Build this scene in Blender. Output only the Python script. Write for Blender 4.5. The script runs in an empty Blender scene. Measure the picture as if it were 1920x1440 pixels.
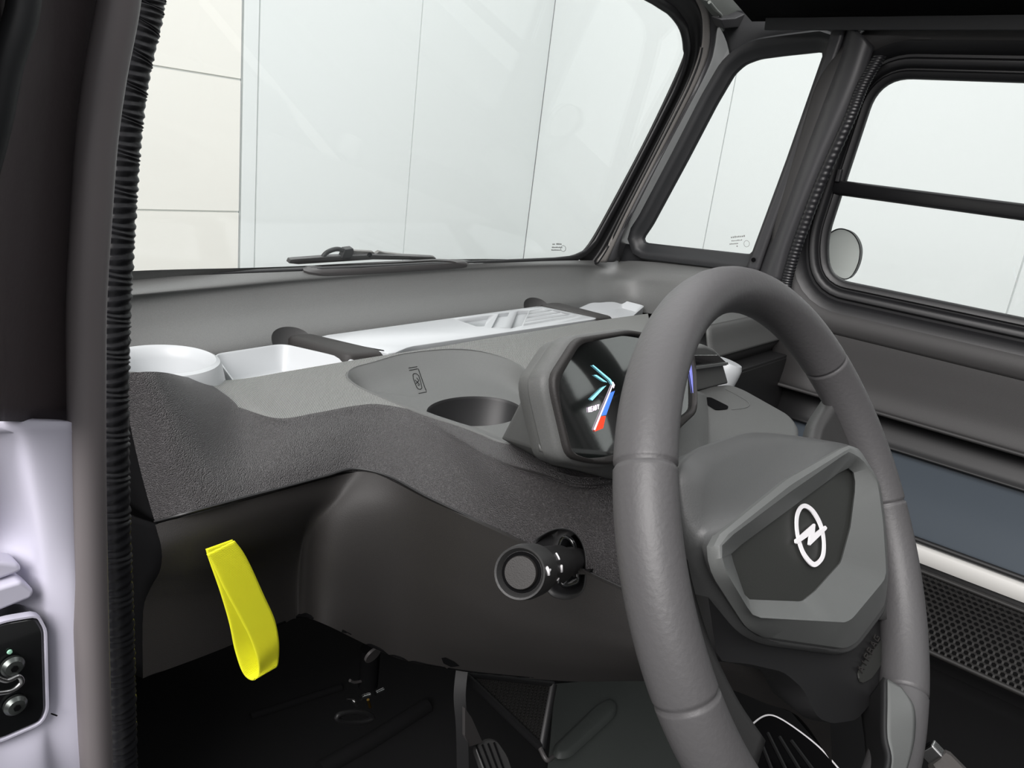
import bpy, bmesh, math, random
from mathutils import Vector, Matrix
from mathutils.bvhtree import BVHTree
random.seed(4)
S = bpy.context.scene
COL = S.collection
V = Vector
# ---------------------------------------------------------------- camera
FPX = 1442.0
YAW, PIT, ROL = [math.radians(a) for a in (51.8, 17.03, 7.18)]
CAM = V((-0.756, -0.124, 1.17))
_f = V((math.sin(YAW)*math.cos(PIT), math.cos(YAW)*math.cos(PIT), -math.sin(PIT)))
_r = V((math.cos(YAW), -math.sin(YAW), 0)); _u = _r.cross(_f)
_c, _s = math.cos(ROL), math.sin(ROL)
CR = _c*_r + _s*_u; CU = -_s*_r + _c*_u; CF = _f
cd = bpy.data.cameras.new('camera'); cam = bpy.data.objects.new('camera', cd); COL.objects.link(cam)
cd.sensor_fit = 'HORIZONTAL'; cd.sensor_width = 36; cd.lens = FPX/1920*36
cd.clip_start = 0.01; cd.clip_end = 60
m = Matrix((CR, CU, -CF)).transposed().to_4x4(); m.translation = CAM
cam.matrix_world = m; S.camera = cam
# ---------------------------------------------------------------- world, light, exposure
S.view_settings.view_transform = 'Standard'; S.view_settings.look = 'None'
S.view_settings.gamma = 1; S.view_settings.use_curve_mapping = False
S.view_settings.exposure = 0.0
w = bpy.data.worlds.new('studio'); S.world = w; w.use_nodes = True
wn = w.node_tree; bg = wn.nodes['Background']; bg.inputs[1].default_value = 0.75
tcw = wn.nodes.new('ShaderNodeTexCoord'); sx = wn.nodes.new('ShaderNodeSeparateXYZ'); rp = wn.nodes.new('ShaderNodeValToRGB')
wn.links.new(tcw.outputs['Generated'], sx.inputs[0]); wn.links.new(sx.outputs['Z'], rp.inputs[0]); wn.links.new(rp.outputs[0], bg.inputs[0])
rp.color_ramp.elements[0].position = 0.0; rp.color_ramp.elements[0].color = (.22,.22,.23,1)
rp.color_ramp.elements[1].position = 0.75; rp.color_ramp.elements[1].color = (.98,.99,1,1)
def area(name, loc, target, size, energy, color=(1,1,1), sy=None):
    l = bpy.data.lights.new(name, 'AREA'); l.energy = energy; l.color = color
    l.shape = 'RECTANGLE'; l.size = size; l.size_y = sy or size
    o = bpy.data.objects.new(name, l); COL.objects.link(o); o.location = loc
    o.rotation_euler = (V(target)-V(loc)).to_track_quat('-Z', 'Y').to_euler()
    return o
area('studio_softbox', (0.6, 1.6, 3.1), (0.1, 0.7, 0.9), 2.6, 30)
area('side_fill', (-2.8, -0.5, 2.9), (-0.3, 0.2, 0.9), 2.2, 190, (1, .97, .96))  # added unseen fill from the open door side, lifts strap and jamb
area('wall_fill', (1.6, 1.9, 3.4), (2.6, 3.6, 1.2), 1.6, 30)  # added unseen fill that brightens the back wall
area('right_wall_fill', (1.6, -0.6, 3.8), (3.9, -0.6, 1.2), 3.0, 45)  # added unseen fill to even out the right wall

# ---------------------------------------------------------------- helpers
AX = {'X': V((1,0,0)), 'Y': V((0,1,0)), 'Z': V((0,0,1))}
def ray(x, y): return CF + CR*((x-960)/FPX) - CU*((y-720)/FPX)
def at(x, y, n, d):
    n = AX[n] if isinstance(n, str) else V(n)
    v = ray(x, y); return CAM + v*((d - n.dot(CAM))/n.dot(v))
def ats(pts, n, d): return [at(p[0], p[1], n, d) for p in pts]
def cr(P, n, closed=False):
    P = [V(p) for p in P]; K = len(P); out = []
    segs = K if closed else K-1
    for i in range(n):
        t = i/(n if closed else n-1)*segs; k = min(int(t), segs-1); u = t-k
        if closed: a, b, c, d = P[(k-1)%K], P[k%K], P[(k+1)%K], P[(k+2)%K]
        else:
            b, c = P[k], P[k+1]
            a = P[k-1] if k > 0 else b*2-c
            d = P[k+2] if k+2 < K else c*2-b
        out.append(0.5*((2*b)+(c-a)*u+(2*a-5*b+4*c-d)*u*u+(3*b-a-3*c+d)*u**3))
    return out
def rpoly(pts, r, seg=6):
    """round the corners of a closed polygon; r one radius or one per corner"""
    P = [V(p) for p in pts]; K = len(P); out = []
    for i in range(K):
        p = P[i]; a = P[i-1]-p; b = P[(i+1)%K]-p
        rr = r[i] if isinstance(r, (list, tuple)) else r
        if rr <= 0: out.append(p); continue
        d = min(rr, a.length*.49, b.length*.49)
        p0 = p+a.normalized()*d; p2 = p+b.normalized()*d
        for k in range(seg+1):
            t = k/seg; out.append(p0*(1-t)**2+p*2*t*(1-t)+p2*t*t)
    return out
def resamp(P, n):
    """closed polyline to n points by arc length"""
    P = [V(p) for p in P]; L = [0]
    for i in range(len(P)): L.append(L[-1]+(P[(i+1)%len(P)]-P[i]).length)
    out = []; k = 0
    for i in range(n):
        t = L[-1]*i/n
        while L[k+1] < t: k += 1
        u = (t-L[k])/max(L[k+1]-L[k], 1e-9); out.append(P[k].lerp(P[(k+1)%len(P)], u))
    return out
ORG = {}
def finish(name, me, mats, parent=None, smooth=True, bevel=0, bseg=3, solid=0, soff=-1, sub=0, sharp=None, top=False):
    if not isinstance(mats, (list, tuple)): mats = [mats]
    for mm in mats: me.materials.append(mm)
    o = bpy.data.objects.new(name, me); COL.objects.link(o)
    if parent is None:
        co = [v.co for v in me.vertices]
        org = V(((min(c.x for c in co)+max(c.x for c in co))/2, (min(c.y for c in co)+max(c.y for c in co))/2, min(c.z for c in co)))
        o.location = org
    else:
        org = ORG[parent]; o.parent = parent
    ORG[o] = org
    me.transform(Matrix.Translation(-org))
    for p in me.polygons: p.use_smooth = smooth
    if smooth and sharp: me.set_sharp_from_angle(angle=math.radians(sharp))
    if solid:
        md = o.modifiers.new('thick', 'SOLIDIFY'); md.thickness = solid; md.offset = soff
    if bevel:
        md = o.modifiers.new('bevel', 'BEVEL'); md.width = bevel; md.segments = bseg; md.limit_method = 'ANGLE'; md.angle_limit = math.radians(35); md.harden_normals = True
    if sub:
        md = o.modifiers.new('sub', 'SUBSURF'); md.levels = sub; md.render_levels = sub
    return o
def mesh(name, Vs, Fs, mats, parent=None, mi=None, recalc=False, face=None, **k):
    me = bpy.data.meshes.new(name); me.from_pydata([tuple(v) for v in Vs], [], Fs)
    if mi:
        for p, i in zip(me.polygons, mi): p.material_index = i
    if recalc:
        bm = bmesh.new(); bm.from_mesh(me); bmesh.ops.remove_doubles(bm, verts=bm.verts, dist=1e-6)
        bmesh.ops.recalc_face_normals(bm, faces=bm.faces); bm.to_mesh(me); bm.free()
    if face is not None:      # open surface: make the normals look towards a point
        me.update(); s = sum((V(face)-p.center).dot(p.normal)*p.area for p in me.polygons)
        if s < 0: me.flip_normals()
    return finish(name, me, mats, parent, **k)
def surf(rails, nu, nv, lin=False):
    R = [cr(r, nu) for r in rails]; cols = []
    for i in range(nu):
        P = [r[i] for r in R]
        if lin:
            c = []
            for j in range(nv):
                t = j/(nv-1)*(len(P)-1); k = min(int(t), len(P)-2); c.append(P[k].lerp(P[k+1], t-k))
            cols.append(c)
        else: cols.append(cr(P, nv))
    return cols
def gridmesh(name, G, mats, parent=None, mi=None, **k):
    a, b = len(G), len(G[0]); Vs = [p for c in G for p in c]
    Fs = [(i*b+j, i*b+j+1, (i+1)*b+j+1, (i+1)*b+j) for i in range(a-1) for j in range(b-1)]
    M = [mi(i/(a-1), j/(b-1), i, j) for i in range(a-1) for j in range(b-1)] if mi else None
    return mesh(name, Vs, Fs, mats, parent, mi=M, **k)
def rings(name, RG, mats, parent=None, cap0=False, cap1=False, mi=None, **k):
    n = len(RG[0]); Vs = [p for r in RG for p in r]; Fs = []; M = []
    for i in range(len(RG)-1):
        for j in range(n):
            Fs.append((i*n+j, i*n+(j+1)%n, (i+1)*n+(j+1)%n, (i+1)*n+j)); M.append(mi[i] if mi else 0)
    if cap0: Fs.append(tuple(reversed(range(n)))); M.append(mi[0] if mi else 0)
    if cap1: Fs.append(tuple(range((len(RG)-1)*n, len(RG)*n))); M.append(mi[-1] if mi else 0)
    return mesh(name, Vs, Fs, mats, parent, mi=M, recalc=k.pop('recalc', True), **k)
def prism(name, outline, vec, mats, parent=None, **k):
    o = [V(p) for p in outline]; v = V(vec)
    return rings(name, [o, [p+v for p in o]], mats, parent, True, True, **k)
def sweep(path, sec, closed=False, up=(0,0,1)):
    """rings of section points (2-D list, or function of t) along a path"""
    P = [V(p) for p in path]; n = len(P); RG = []; up = V(up); pn = None
    for i in range(n):
        a = P[(i-1)%n] if (closed or i > 0) else P[i]; b = P[(i+1)%n] if (closed or i < n-1) else P[i]
        t = (b-a).normalized()
        if pn is None: s = t.cross(up).normalized()
        else: s = (pn-t*pn.dot(t)).normalized()
        pn = s; q = s.cross(t).normalized()
        sc = sec(i/max(n-1, 1)) if callable(sec) else sec
        RG.append([P[i]+s*x+q*y for x, y in sc])
    return RG
def circ(r, n=12, ry=None): return [(r*math.cos(2*math.pi*i/n), (ry or r)*math.sin(2*math.pi*i/n)) for i in range(n)]
def tube(name, path, r, mats, parent=None, n=12, ns=None, closed=False, sec=None, **k):
    if ns: path = cr(path, ns, closed)
    RG = sweep(path, sec or circ(r, n), closed)
    if closed: RG.append(RG[0])
    return rings(name, RG, mats, parent, not closed, not closed, sharp=k.pop('sharp', 50), **k)
def box(name, c, d, mats, parent=None, rot=None, bevel=.002, **k):
    c = V(c); R = rot or Matrix.Identity(3)
    Vs = [c + R @ V((sx*d[0]/2, sy*d[1]/2, sz*d[2]/2)) for sx in (-1,1) for sy in (-1,1) for sz in (-1,1)]
    Fs = [(0,1,3,2),(4,6,7,5),(0,4,5,1),(2,3,7,6),(0,2,6,4),(1,5,7,3)]
    return mesh(name, Vs, Fs, mats, parent, recalc=True, bevel=bevel, **k)
def lathe(name, prof, org, axis, mats, parent=None, n=48, **k):
    """profile (r, h) turned round an axis"""
    ax = V(axis).normalized(); s = ax.orthogonal().normalized(); q = ax.cross(s); org = V(org)
    RG = [[org+ax*h+(s*math.cos(2*math.pi*i/n)+q*math.sin(2*math.pi*i/n))*r for i in range(n)] for r, h in prof]
    return rings(name, RG, mats, parent, True, True, sharp=k.pop('sharp', 40), **k)
def empty(name, loc):
    o = bpy.data.objects.new(name, None); COL.objects.link(o); o.location = loc; o.empty_display_size = .02; ORG[o] = V(loc); return o
def tag(o, label, cat, group=None):
    o['label'] = label; o['category'] = cat
    if group: o['group'] = group
    return o
def thing(name, loc, label, cat, group=None): return tag(empty(name, loc), label, cat, group)
def struct(o): o['kind'] = 'structure'; return o
def dep(o):
    bpy.context.view_layer.update(); return o.evaluated_get(bpy.context.evaluated_depsgraph_get())
def cut(o, cutters, solver='EXACT', uself=False, transfer=False):
    """boolean difference, baked; the cutters are removed"""
    for c in cutters:
        md = o.modifiers.new('cut', 'BOOLEAN'); md.operation = 'DIFFERENCE'; md.object = c; md.solver = solver; md.use_self = uself
        if transfer: md.material_mode = 'TRANSFER'
    me = bpy.data.meshes.new_from_object(dep(o)); o.modifiers.clear(); o.data = me
    for c in cutters: ORG.pop(c, None); bpy.data.objects.remove(c, do_unlink=True)
    for p in me.polygons: p.use_smooth = True
    me.set_sharp_from_angle(angle=math.radians(35))
    return o
def onto(o, pts, lift=.0004):
    """points of the photograph's sight lines where they meet the surface of o"""
    e = dep(o); me = e.to_mesh(); mw = e.matrix_world
    bv = BVHTree.FromPolygons([mw @ v.co for v in me.vertices], [tuple(p.vertices) for p in me.polygons]); out = []
    for x, y in pts:
        d = ray(x, y).normalized(); h = bv.ray_cast(CAM, d)
        if h[0] is None: continue
        n = h[1] if h[1].dot(d) < 0 else -h[1]
        out.append(h[0]+n*lift)
    e.to_mesh_clear(); return out
def offs(P, n, d, inside):
    """offset a closed planar outline by d away from the point inside"""
    n = V(n).normalized(); K = len(P); out = []; c = V(inside)
    area_ = sum(((P[i]-c).cross(P[(i+1)%K]-c)).dot(n) for i in range(K)); sg = 1 if area_ > 0 else -1
    for i in range(K):
        t1 = (P[i]-P[i-1]); t2 = (P[(i+1)%K]-P[i])
        if t1.length < 1e-7: t1 = t2
        if t2.length < 1e-7: t2 = t1
        t = (t1.normalized()+t2.normalized()).normalized(); out.append(P[i]+t.cross(n)*sg*d)
    return out
def cen(P): return sum((V(p) for p in P), V())/len(P)
def frame_rings(outline, n, prof):
    """rings for a frame moulding: prof = (outward offset, lift along n)"""
    n = V(n).normalized(); c = cen(outline)
    return [[p+n*h for p in offs(outline, n, d, c)] for d, h in prof]

# ---------------------------------------------------------------- materials
def s2l(c): return tuple(((x/255+.055)/1.055)**2.4 if x > 10 else x/255/12.92 for x in c)+(1,)
def mat(name, col, rough=.5, metal=0, bump=None, spec=.5, coat=0, mottle=0, emit=None, sheen=0, ani=None):
    """bump = (kind, scale, strength, distance)"""
    mt = bpy.data.materials.new(name); mt.use_nodes = True; nt = mt.node_tree; b = nt.nodes['Principled BSDF']
    b.inputs['Base Color'].default_value = s2l(col); b.inputs['Roughness'].default_value = rough
    b.inputs['Metallic'].default_value = metal; b.inputs['Specular IOR Level'].default_value = spec
    b.inputs['Coat Weight'].default_value = coat
    if sheen: b.inputs['Sheen Weight'].default_value = sheen; b.inputs['Sheen Roughness'].default_value = .4
    if emit: b.inputs['Emission Color'].default_value = s2l(emit[0]); b.inputs['Emission Strength'].default_value = emit[1]
    if bump or mottle: tc = nt.nodes.new('ShaderNodeTexCoord')
    if bump:
        kind, sc, st, di = bump
        mp = nt.nodes.new('ShaderNodeMapping'); nt.links.new(tc.outputs['Object'], mp.inputs[0])
        if ani: mp.inputs['Scale'].default_value = ani[0]; mp.inputs['Rotation'].default_value = ani[1]
        if kind == 'noise':
            t = nt.nodes.new('ShaderNodeTexNoise'); t.inputs['Scale'].default_value = sc; t.inputs['Detail'].default_value = 3; out = t.outputs[0]
        elif kind == 'cell':
            t = nt.nodes.new('ShaderNodeTexVoronoi'); t.feature = 'F1'; t.inputs['Scale'].default_value = sc; out = t.outputs['Distance']
        else:
            t = nt.nodes.new('ShaderNodeTexWave'); t.wave_type = 'BANDS'; t.bands_direction = kind; t.inputs['Scale'].default_value = sc; out = t.outputs[0]
        nt.links.new(mp.outputs[0], t.inputs['Vector'])
        bn = nt.nodes.new('ShaderNodeBump'); bn.inputs['Strength'].default_value = st; bn.inputs['Distance'].default_value = di
        nt.links.new(out, bn.inputs['Height']); nt.links.new(bn.outputs[0], b.inputs['Normal'])
        if kind == 'cell': bn.invert = True
    if mottle:
        t = nt.nodes.new('ShaderNodeTexNoise'); t.inputs['Scale'].default_value = 700; t.inputs['Detail'].default_value = 2
        nt.links.new(tc.outputs['Object'], t.inputs['Vector'])
        mx = nt.nodes.new('ShaderNodeMix'); mx.data_type = 'RGBA'; c = s2l(col)
        mx.inputs[6].default_value = tuple(x*(1-mottle) for x in c[:3])+(1,); mx.inputs[7].default_value = tuple(min(1, x*(1+mottle)) for x in c[:3])+(1,)
        nt.links.new(t.outputs[0], mx.inputs[0]); nt.links.new(mx.outputs[2], b.inputs['Base Color'])
    return mt
def glassmat(name, tint, rough=0.0, refl=.9):
    mt = bpy.data.materials.new(name); mt.use_nodes = True; nt = mt.node_tree; nt.nodes.clear()
    o = nt.nodes.new('ShaderNodeOutputMaterial'); tr = nt.nodes.new('ShaderNodeBsdfTransparent'); tr.inputs[0].default_value = tint
    g = nt.nodes.new('ShaderNodeBsdfGlossy'); g.inputs['Roughness'].default_value = rough
    f = nt.nodes.new('ShaderNodeLayerWeight'); f.inputs[0].default_value = .5      # Schlick's law from the facing angle
    po = nt.nodes.new('ShaderNodeMath'); po.operation = 'POWER'; po.inputs[1].default_value = 5
    mu = nt.nodes.new('ShaderNodeMath'); mu.operation = 'MULTIPLY_ADD'; mu.inputs[1].default_value = refl; mu.inputs[2].default_value = .035
    mx = nt.nodes.new('ShaderNodeMixShader'); nt.links.new(f.outputs['Facing'], po.inputs[0]); nt.links.new(po.outputs[0], mu.inputs[0]); nt.links.new(mu.outputs[0], mx.inputs[0])
    nt.links.new(tr.outputs[0], mx.inputs[1]); nt.links.new(g.outputs[0], mx.inputs[2]); nt.links.new(mx.outputs[0], o.inputs[0]); return mt
M_wall = mat('wall_paint', (236,239,238), .6)
M_seam = mat('wall_seam', (224,227,226), .7)
M_beige = mat('beige_cladding', (247,244,237), .5)
M_floor = mat('studio_floor', (120,121,121), .4)
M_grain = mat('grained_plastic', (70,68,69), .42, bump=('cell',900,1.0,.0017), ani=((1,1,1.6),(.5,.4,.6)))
M_hatch_sheen = mat('ribbed_plastic_sheen', (140,141,139), .42, bump=('X',230,1.0,.0010), ani=((1,.8,1),(0,0,.9)))  # ribbed dash top; windshield sheen put into its paler base colour
M_soft = mat('fine_plastic', (84,85,84), .55, bump=('noise',1500,.35,.0004), mottle=.12)
M_cowl = mat('cowl_plastic', (98,99,98), .5, bump=('noise',1100,.5,.0005), mottle=.15)
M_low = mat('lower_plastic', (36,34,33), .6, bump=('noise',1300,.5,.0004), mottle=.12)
M_leather = mat('rim_leather', (72,71,72), .5, bump=('noise',330,.35,.0006))
M_spoke = mat('spoke_plastic', (50,50,50), .5, bump=('noise',800,.3,.0004))
M_pad = mat('pad_plastic', (74,75,75), .5, bump=('noise',900,.25,.0004))
M_padgrey = mat('pad_trim', (92,94,93), .5, bump=('noise',1200,.2,.0003))
M_panel = mat('pad_panel', (42,43,41), .5, bump=('noise',1500,.2,.0003))
M_black = mat('black_plastic', (26,26,27), .5)
M_gloss = mat('gloss_black', (16,17,18), .12, coat=.4)
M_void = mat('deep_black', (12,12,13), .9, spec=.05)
M_rubber = mat('black_rubber', (22,22,24), .45, bump=('noise',500,.2,.0004))
M_seal = mat('ribbed_rubber', (24,24,27), .38, bump=('noise',260,.3,.0006))
M_tube = mat('grey_profile', (64,62,62), .45)
M_pillar = mat('pillar_paint', (56,56,58), .4)
M_pildark = mat('pillar_dark', (30,31,33), .5)
M_strip = mat('pillar_strip', (122,119,116), .45)
M_metal = mat('bare_metal', (120,124,120), .55, metal=.3, bump=('noise',60,.4,.001))
M_door = mat('door_plastic', (45,44,44), .6, bump=('noise',1300,.3,.0003), mottle=.08)
M_doorblk = mat('door_black', (24,24,25), .55)
M_blue = mat('blue_grey_panel', (72,80,88), .55, mottle=.05)
M_whiteT = mat('white_tray', (178,181,183), .42)
M_whiteD = mat('white_strip', (205,204,200), .5)
M_lav = mat('body_white', (188,186,200), .5)
M_yellow = mat('yellow_webbing', (255,253,30), .75, bump=('Z',330,.9,.0006))
M_white = mat('white_print', (240,238,240), .5)
M_chrome = mat('steel', (170,170,170), .25, metal=1)
M_brass = mat('brass', (150,120,60), .35, metal=1)
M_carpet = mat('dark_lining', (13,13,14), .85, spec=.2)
M_floorc = mat('cabin_floor', (50,54,52), .6, bump=('noise',700,.4,.0005))
M_net = mat('black_net', (32,31,30), .6)
M_glass = glassmat('clear_glass', (.97,.985,.98,1))
M_scr = mat('screen_glass', (22,25,24), .05); M_scr.node_tree.nodes['Principled BSDF'].inputs['IOR'].default_value = 3.2
M_cyan = mat('lit_cyan', (140,215,230), .3, emit=((140,215,235), .8))
M_blu = mat('lit_blue', (70,120,215), .3, emit=((70,120,220), .8))
M_red = mat('lit_red', (225,60,35), .3, emit=((230,60,35), .9))
M_litw = mat('lit_white', (235,220,235), .3, emit=((235,220,235), .9))
M_vio = mat('lit_violet', (130,135,215), .3, emit=((130,135,215), .7))
M_lever = mat('lever_grip', (66,63,61), .55, bump=('noise',200,.3,.0005))
M_mark = mat('etched_mark', (128,130,128), .6)

# ================================================================ SETTING
def slab(name, c, d, m_): return struct(box(name, c, d, m_, bevel=0, smooth=False))
slab('floor', (.7, -1.2, -.05), (6.7, 9.8, .1), M_floor)
WY, WX = 3.6, 3.92
x0 = at(452, 300, 'Y', WY).x
def wall_panels(name, xs, axis):
    """wall of boards with open joints over a backing, one mesh"""
    Vs = []; Fs = []; MI = []
    def bx(a, b, c, d, e, f, mi):
        k = len(Vs)
        for x in (a, b):
            for y in (c, d):
                for z in (e, f): Vs.append((x, y, z) if axis == 'Y' else (y, x, z))
        for q in ((0,1,3,2),(4,6,7,5),(0,4,5,1),(2,3,7,6),(0,2,6,4),(1,5,7,3)): Fs.append(tuple(k+i for i in q)); MI.append(mi)
    base = WY if axis == 'Y' else WX
    bx(xs[0], xs[-1], base+.012, base+.1, 0, 3.6, 1)
    for a, b in zip(xs, xs[1:]): bx(a+.004, b-.004, base, base+.012, 0, 3.6, 0)
    return struct(mesh(name, Vs, Fs, [M_wall, M_seam], mi=MI, recalc=True, smooth=False))
wall_panels('wall_back', [x0, x0+.09, at(770,300,'Y',WY).x, WX], 'Y')
wall_panels('wall_right', [-6.0, at(1896,560,'X',WX).y, at(1350,300,'X',WX).y, WY], 'X')
zs = [0, at(350,396,'Y',WY-.02).z, at(380,138,'Y',WY-.02).z, 3.6]
Vs = []; Fs = []; MI = []
for a, b in zip(zs, zs[1:]):
    k = len(Vs)
    for x in (-2.6, x0-.016):
        for y in (WY-.012, WY):
            for z in (a+.005, b-.005): Vs.append((x, y, z))
    for q in ((0,1,3,2),(4,6,7,5),(0,4,5,1),(2,3,7,6),(0,2,6,4),(1,5,7,3)): Fs.append(tuple(k+i for i in q))
struct(mesh('trim_1', Vs, Fs, M_beige, recalc=True, smooth=False))
struct(box('wall_left', (x0-.012-2.1, WY+.04, 1.8), (4.2, .08, 3.6), M_seam, bevel=0, smooth=False))

# ================================================================ WINDSHIELD
NW = V((0, 1, .27)); DW = .768+.27*.977; NWn = -NW.normalized()     # NWn looks into the cabin
ws_px = [(-40,527),(240,514),(600,500),(1040,482.5),(1072,479),(1095,469),(1112,452),(1160,365),(1222,245),(1262,165),(1279,122),(1284,92),(1277,58),(1255,29),(1222,8),(1180,-14),(1100,-60)]
ws = ats(ws_px, NW, DW)
yl = -.62
ws = [at(240,514,NW,DW)] + ws[2:]
bl = ws[0].copy(); bl = V((yl, bl.y, bl.z)); tl = V((yl, ws[-1].y-.022, ws[-1].z+.08)); tm = V((ws[-1].x-.12, ws[-1].y-.022, ws[-1].z+.08))
ol = [bl]+ws+[tm, tl]
ol = resamp(ol, 220)
wt = thing('windshield', (0, .75, .97), 'large clear windshield with black edge seal above the dashboard', 'windshield')
prism('glass_pane', offs(ol, NW, .004, cen(ol)), NW.normalized()*.004, M_glass, wt, smooth=False)
prf = [(0,.0),(0,.004),(.002,.006),(.008,.007),(.014,.006),(.017,.003),(.017,-.004)]
rings('edge_seal', frame_rings(ol, NWn, prf), M_rubber, wt, sharp=50)
def smallprint(parent, nrm, d, lines, circ_px, name='glass_marking'):
    Vs = []; Fs = []
    for (x1,y1,x2,y2,h,n) in lines:
        for i in range(n):
            if random.random() < .12: continue
            t0 = i/n; t1 = (i+.7)/n; k = len(Vs); hh = h*random.uniform(.6, 1)
            for t, dy in ((t0,0),(t1,0),(t1,-hh),(t0,-hh)): Vs.append(at(x1+(x2-x1)*t, y1+(y2-y1)*t+dy, nrm, d))
            Fs.append((k,k+1,k+2,k+3))
    cx, cy, rx = circ_px; k = len(Vs); N = 24
    for i in range(N):
        for q in (1, .88):
            a = 2*math.pi*i/N; Vs.append(at(cx+rx*q*math.cos(a), cy+rx*1.15*q*math.sin(a), nrm, d))
    for i in range(N): j = (i+1)%N; Fs.append((k+2*i, k+2*j, k+2*j+1, k+2*i+1))
    return mesh(name, Vs, Fs, M_mark, parent, smooth=False, solid=.0003)
smallprint(wt, NW, DW-.001, [(1036,459,1056,459,3,8),(1035,465,1055,465,2.5,9),(1034,470,1052,470,2.5,8)], (1056,466,5))

# right windshield pillar: a run of strips from the seal to the quarter window
n_ = 11
def rail(pts, X): return [at(p[0], p[1], 'X', X) for p in pts]
pil = thing('windshield_pillar', (.66, .72, .97), 'dark grey painted pillar between windshield and small corner window', 'pillar')
PW1 = ats([(1150,-60),(1240,-20),(1275,8),(1300,40),(1306,88),(1298,132),(1275,185),(1235,262),(1180,368),(1132,458),(1104,499)], NW, DW-.004)
PW2 = ats([(1210,-80),(1280,-30),(1306,4),(1317,40),(1314,95),(1296,148),(1266,210),(1215,310),(1170,398),(1140,460),(1120,492)], NW, DW-.022)
PW3 = ats([(1240,-80),(1300,-30),(1322,4),(1331,40),(1328,100),(1308,152),(1276,217),(1220,322),(1180,400),(1152,460),(1138,492)], NW, DW-.03)
PW4 = ats([(1262,-80),(1322,-30),(1343,4),(1350,44),(1343,88),(1333,124),(1290,205),(1252,277),(1205,370),(1176,425),(1160,488)], NW, DW-.03)
PW5 = ats([(1300,-80),(1355,-30),(1385,20),(1385,70),(1362,110),(1347,150),(1302,225),(1265,297),(1220,382),(1190,440),(1172,500)], NW, DW-.0)
PW0 = ats([(1095,-66),(1180,-16),(1222,6),(1254,28),(1276,57),(1283,92),(1278,122),(1221,245),(1160,362),(1110,452),(1082,484)], NW, DW-.002)
gg = surf([PW0, PW1, PW2], 60, 8, True); gridmesh('inner_channel', gg, M_black, pil, face=CAM, solid=.004)
gg = surf([PW2, PW3], 60, 4, True); gridmesh('flat_strip', gg, M_strip, pil, face=CAM, solid=.006)
mid = [(a+b)/2+V((-.006,-.006,0)) for a, b in zip(PW3, PW4)]
gg = surf([[p+V((0,.004,0)) for p in PW3], mid, PW4, PW5], 60, 14); gridmesh('tube_moulding', gg, M_pillar, pil, face=CAM, solid=.004)

# ================================================================ QUARTER WINDOW + POST
QX = .66
q_px = [(1546,97),(1470,105),(1425,111),(1398,121),(1378,139),(1345,195),(1290,300),(1224,422),(1207,447),(1210,455),(1240,458.5),(1400,476),(1410,476),(1414,465),(1475,300)]
qo = resamp(rpoly(ats(q_px, 'X', QX), .008, 4), 160)
qt = thing('quarter_window', (QX, .6, 1.02), 'small four-sided corner window in black frame beside the windshield pillar', 'window')
prism('glass_pane', offs(qo, AX['X'], .004, cen(qo)), (.004,0,0), M_glass, qt, smooth=False)
NI = V((-1,0,0))
rings('window_frame', frame_rings(qo, NI, [(0,-.004),(0,.003),(.003,.006),(.012,.008),(.015,.013),(.024,.016),(.031,.015),(.036,.004)]), M_pildark, qt, sharp=50)
smallprint(qt, 'X', QX-.001, [(1367,447,1401,443.5,3.5,10),(1369,453,1392,451,2.5,9),(1368,459,1390,457,3,8),(1381,463,1384,463,3,1)], (1400,457,5.5))
# body side above and below the corner window
side = thing('body_side_panel', (.69, .55, .9), 'dark painted body metal around the small corner window', 'body panel')
gridmesh('upper_metal', surf([rail([(1330,20),(1420,20),(1500,14),(1580,10)], .672), rail([(1360,72),(1420,62),(1500,52),(1580,44)], .668), rail([(1372,125),(1400,116),(1480,102),(1570,94)], .676)], 20, 8), M_pildark, side, face=CAM, solid=.004)
gridmesh('lower_metal', surf([rail([(1160,455),(1230,464),(1330,472),(1450,484)], .675), rail([(1150,480),(1230,482),(1330,492),(1450,505)], .668), rail([(1140,500),(1230,505),(1330,515),(1450,530)], .672)], 20, 8), M_pildark, side, face=CAM, solid=.004)
box('lower_metal', (.672,.385,.955), (.008,.11,.08), M_pildark, side, bevel=0)
# post between corner window and door
post = thing('door_post', (.65, .4, .95), 'slanted dark post between corner window and side door', 'pillar')
def pr(p, X): return [at(a, b, 'X', X) for a, b in p]
A0 = pr([(1566,28),(1547,97),(1480,290),(1413,466),(1398,505)], .632)
A1 = pr([(1590,28),(1572,92),(1508,262),(1437,460),(1420,510)], .630)
gridmesh('edge_strip', surf([A0, A1], 20, 4, True), M_pillar, post, face=CAM, solid=.012)
B0 = pr([(1592,28),(1574,92),(1510,262),(1440,460),(1422,512)], .640)
B1 = pr([(1600,50),(1580,125),(1520,285),(1452,468),(1434,518)], .618)
B2 = pr([(1622,70),(1592,160),(1528,310),(1472,455),(1452,525)], .613)
B3 = pr([(1640,88),(1604,190),(1545,318),(1490,450),(1466,530)], .622)
gridmesh('round_cover', surf([B0,B1,B2,B3], 40, 14), M_pillar, post, face=CAM, solid=.004)
lathe('screw_head', [(.0001,0),(.004,0),(.004,.002),(.0001,.002)], at(1413,487,'X',.629), (-1,0,0), M_void, post, n=12)
rs = []
P = cr(pr([(1650,105),(1618,160),(1592,225),(1540,340),(1500,445),(1478,515),(1470,560)], .612), 260)
RG = []
for i, p in enumerate(P):
    b = .0078+(.0007 if i%4 < 2 else 0)
    RG.append([p+V((-math.sin(a)*b*.9, math.cos(a)*b*1.25, 0)) for a in [math.pi*2*k/10 for k in range(10)]])
tag(rings('ribbed_door_seal', RG, M_seal, None, True, True), 'black ribbed rubber seal along front of the far side door', 'rubber seal')

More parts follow.
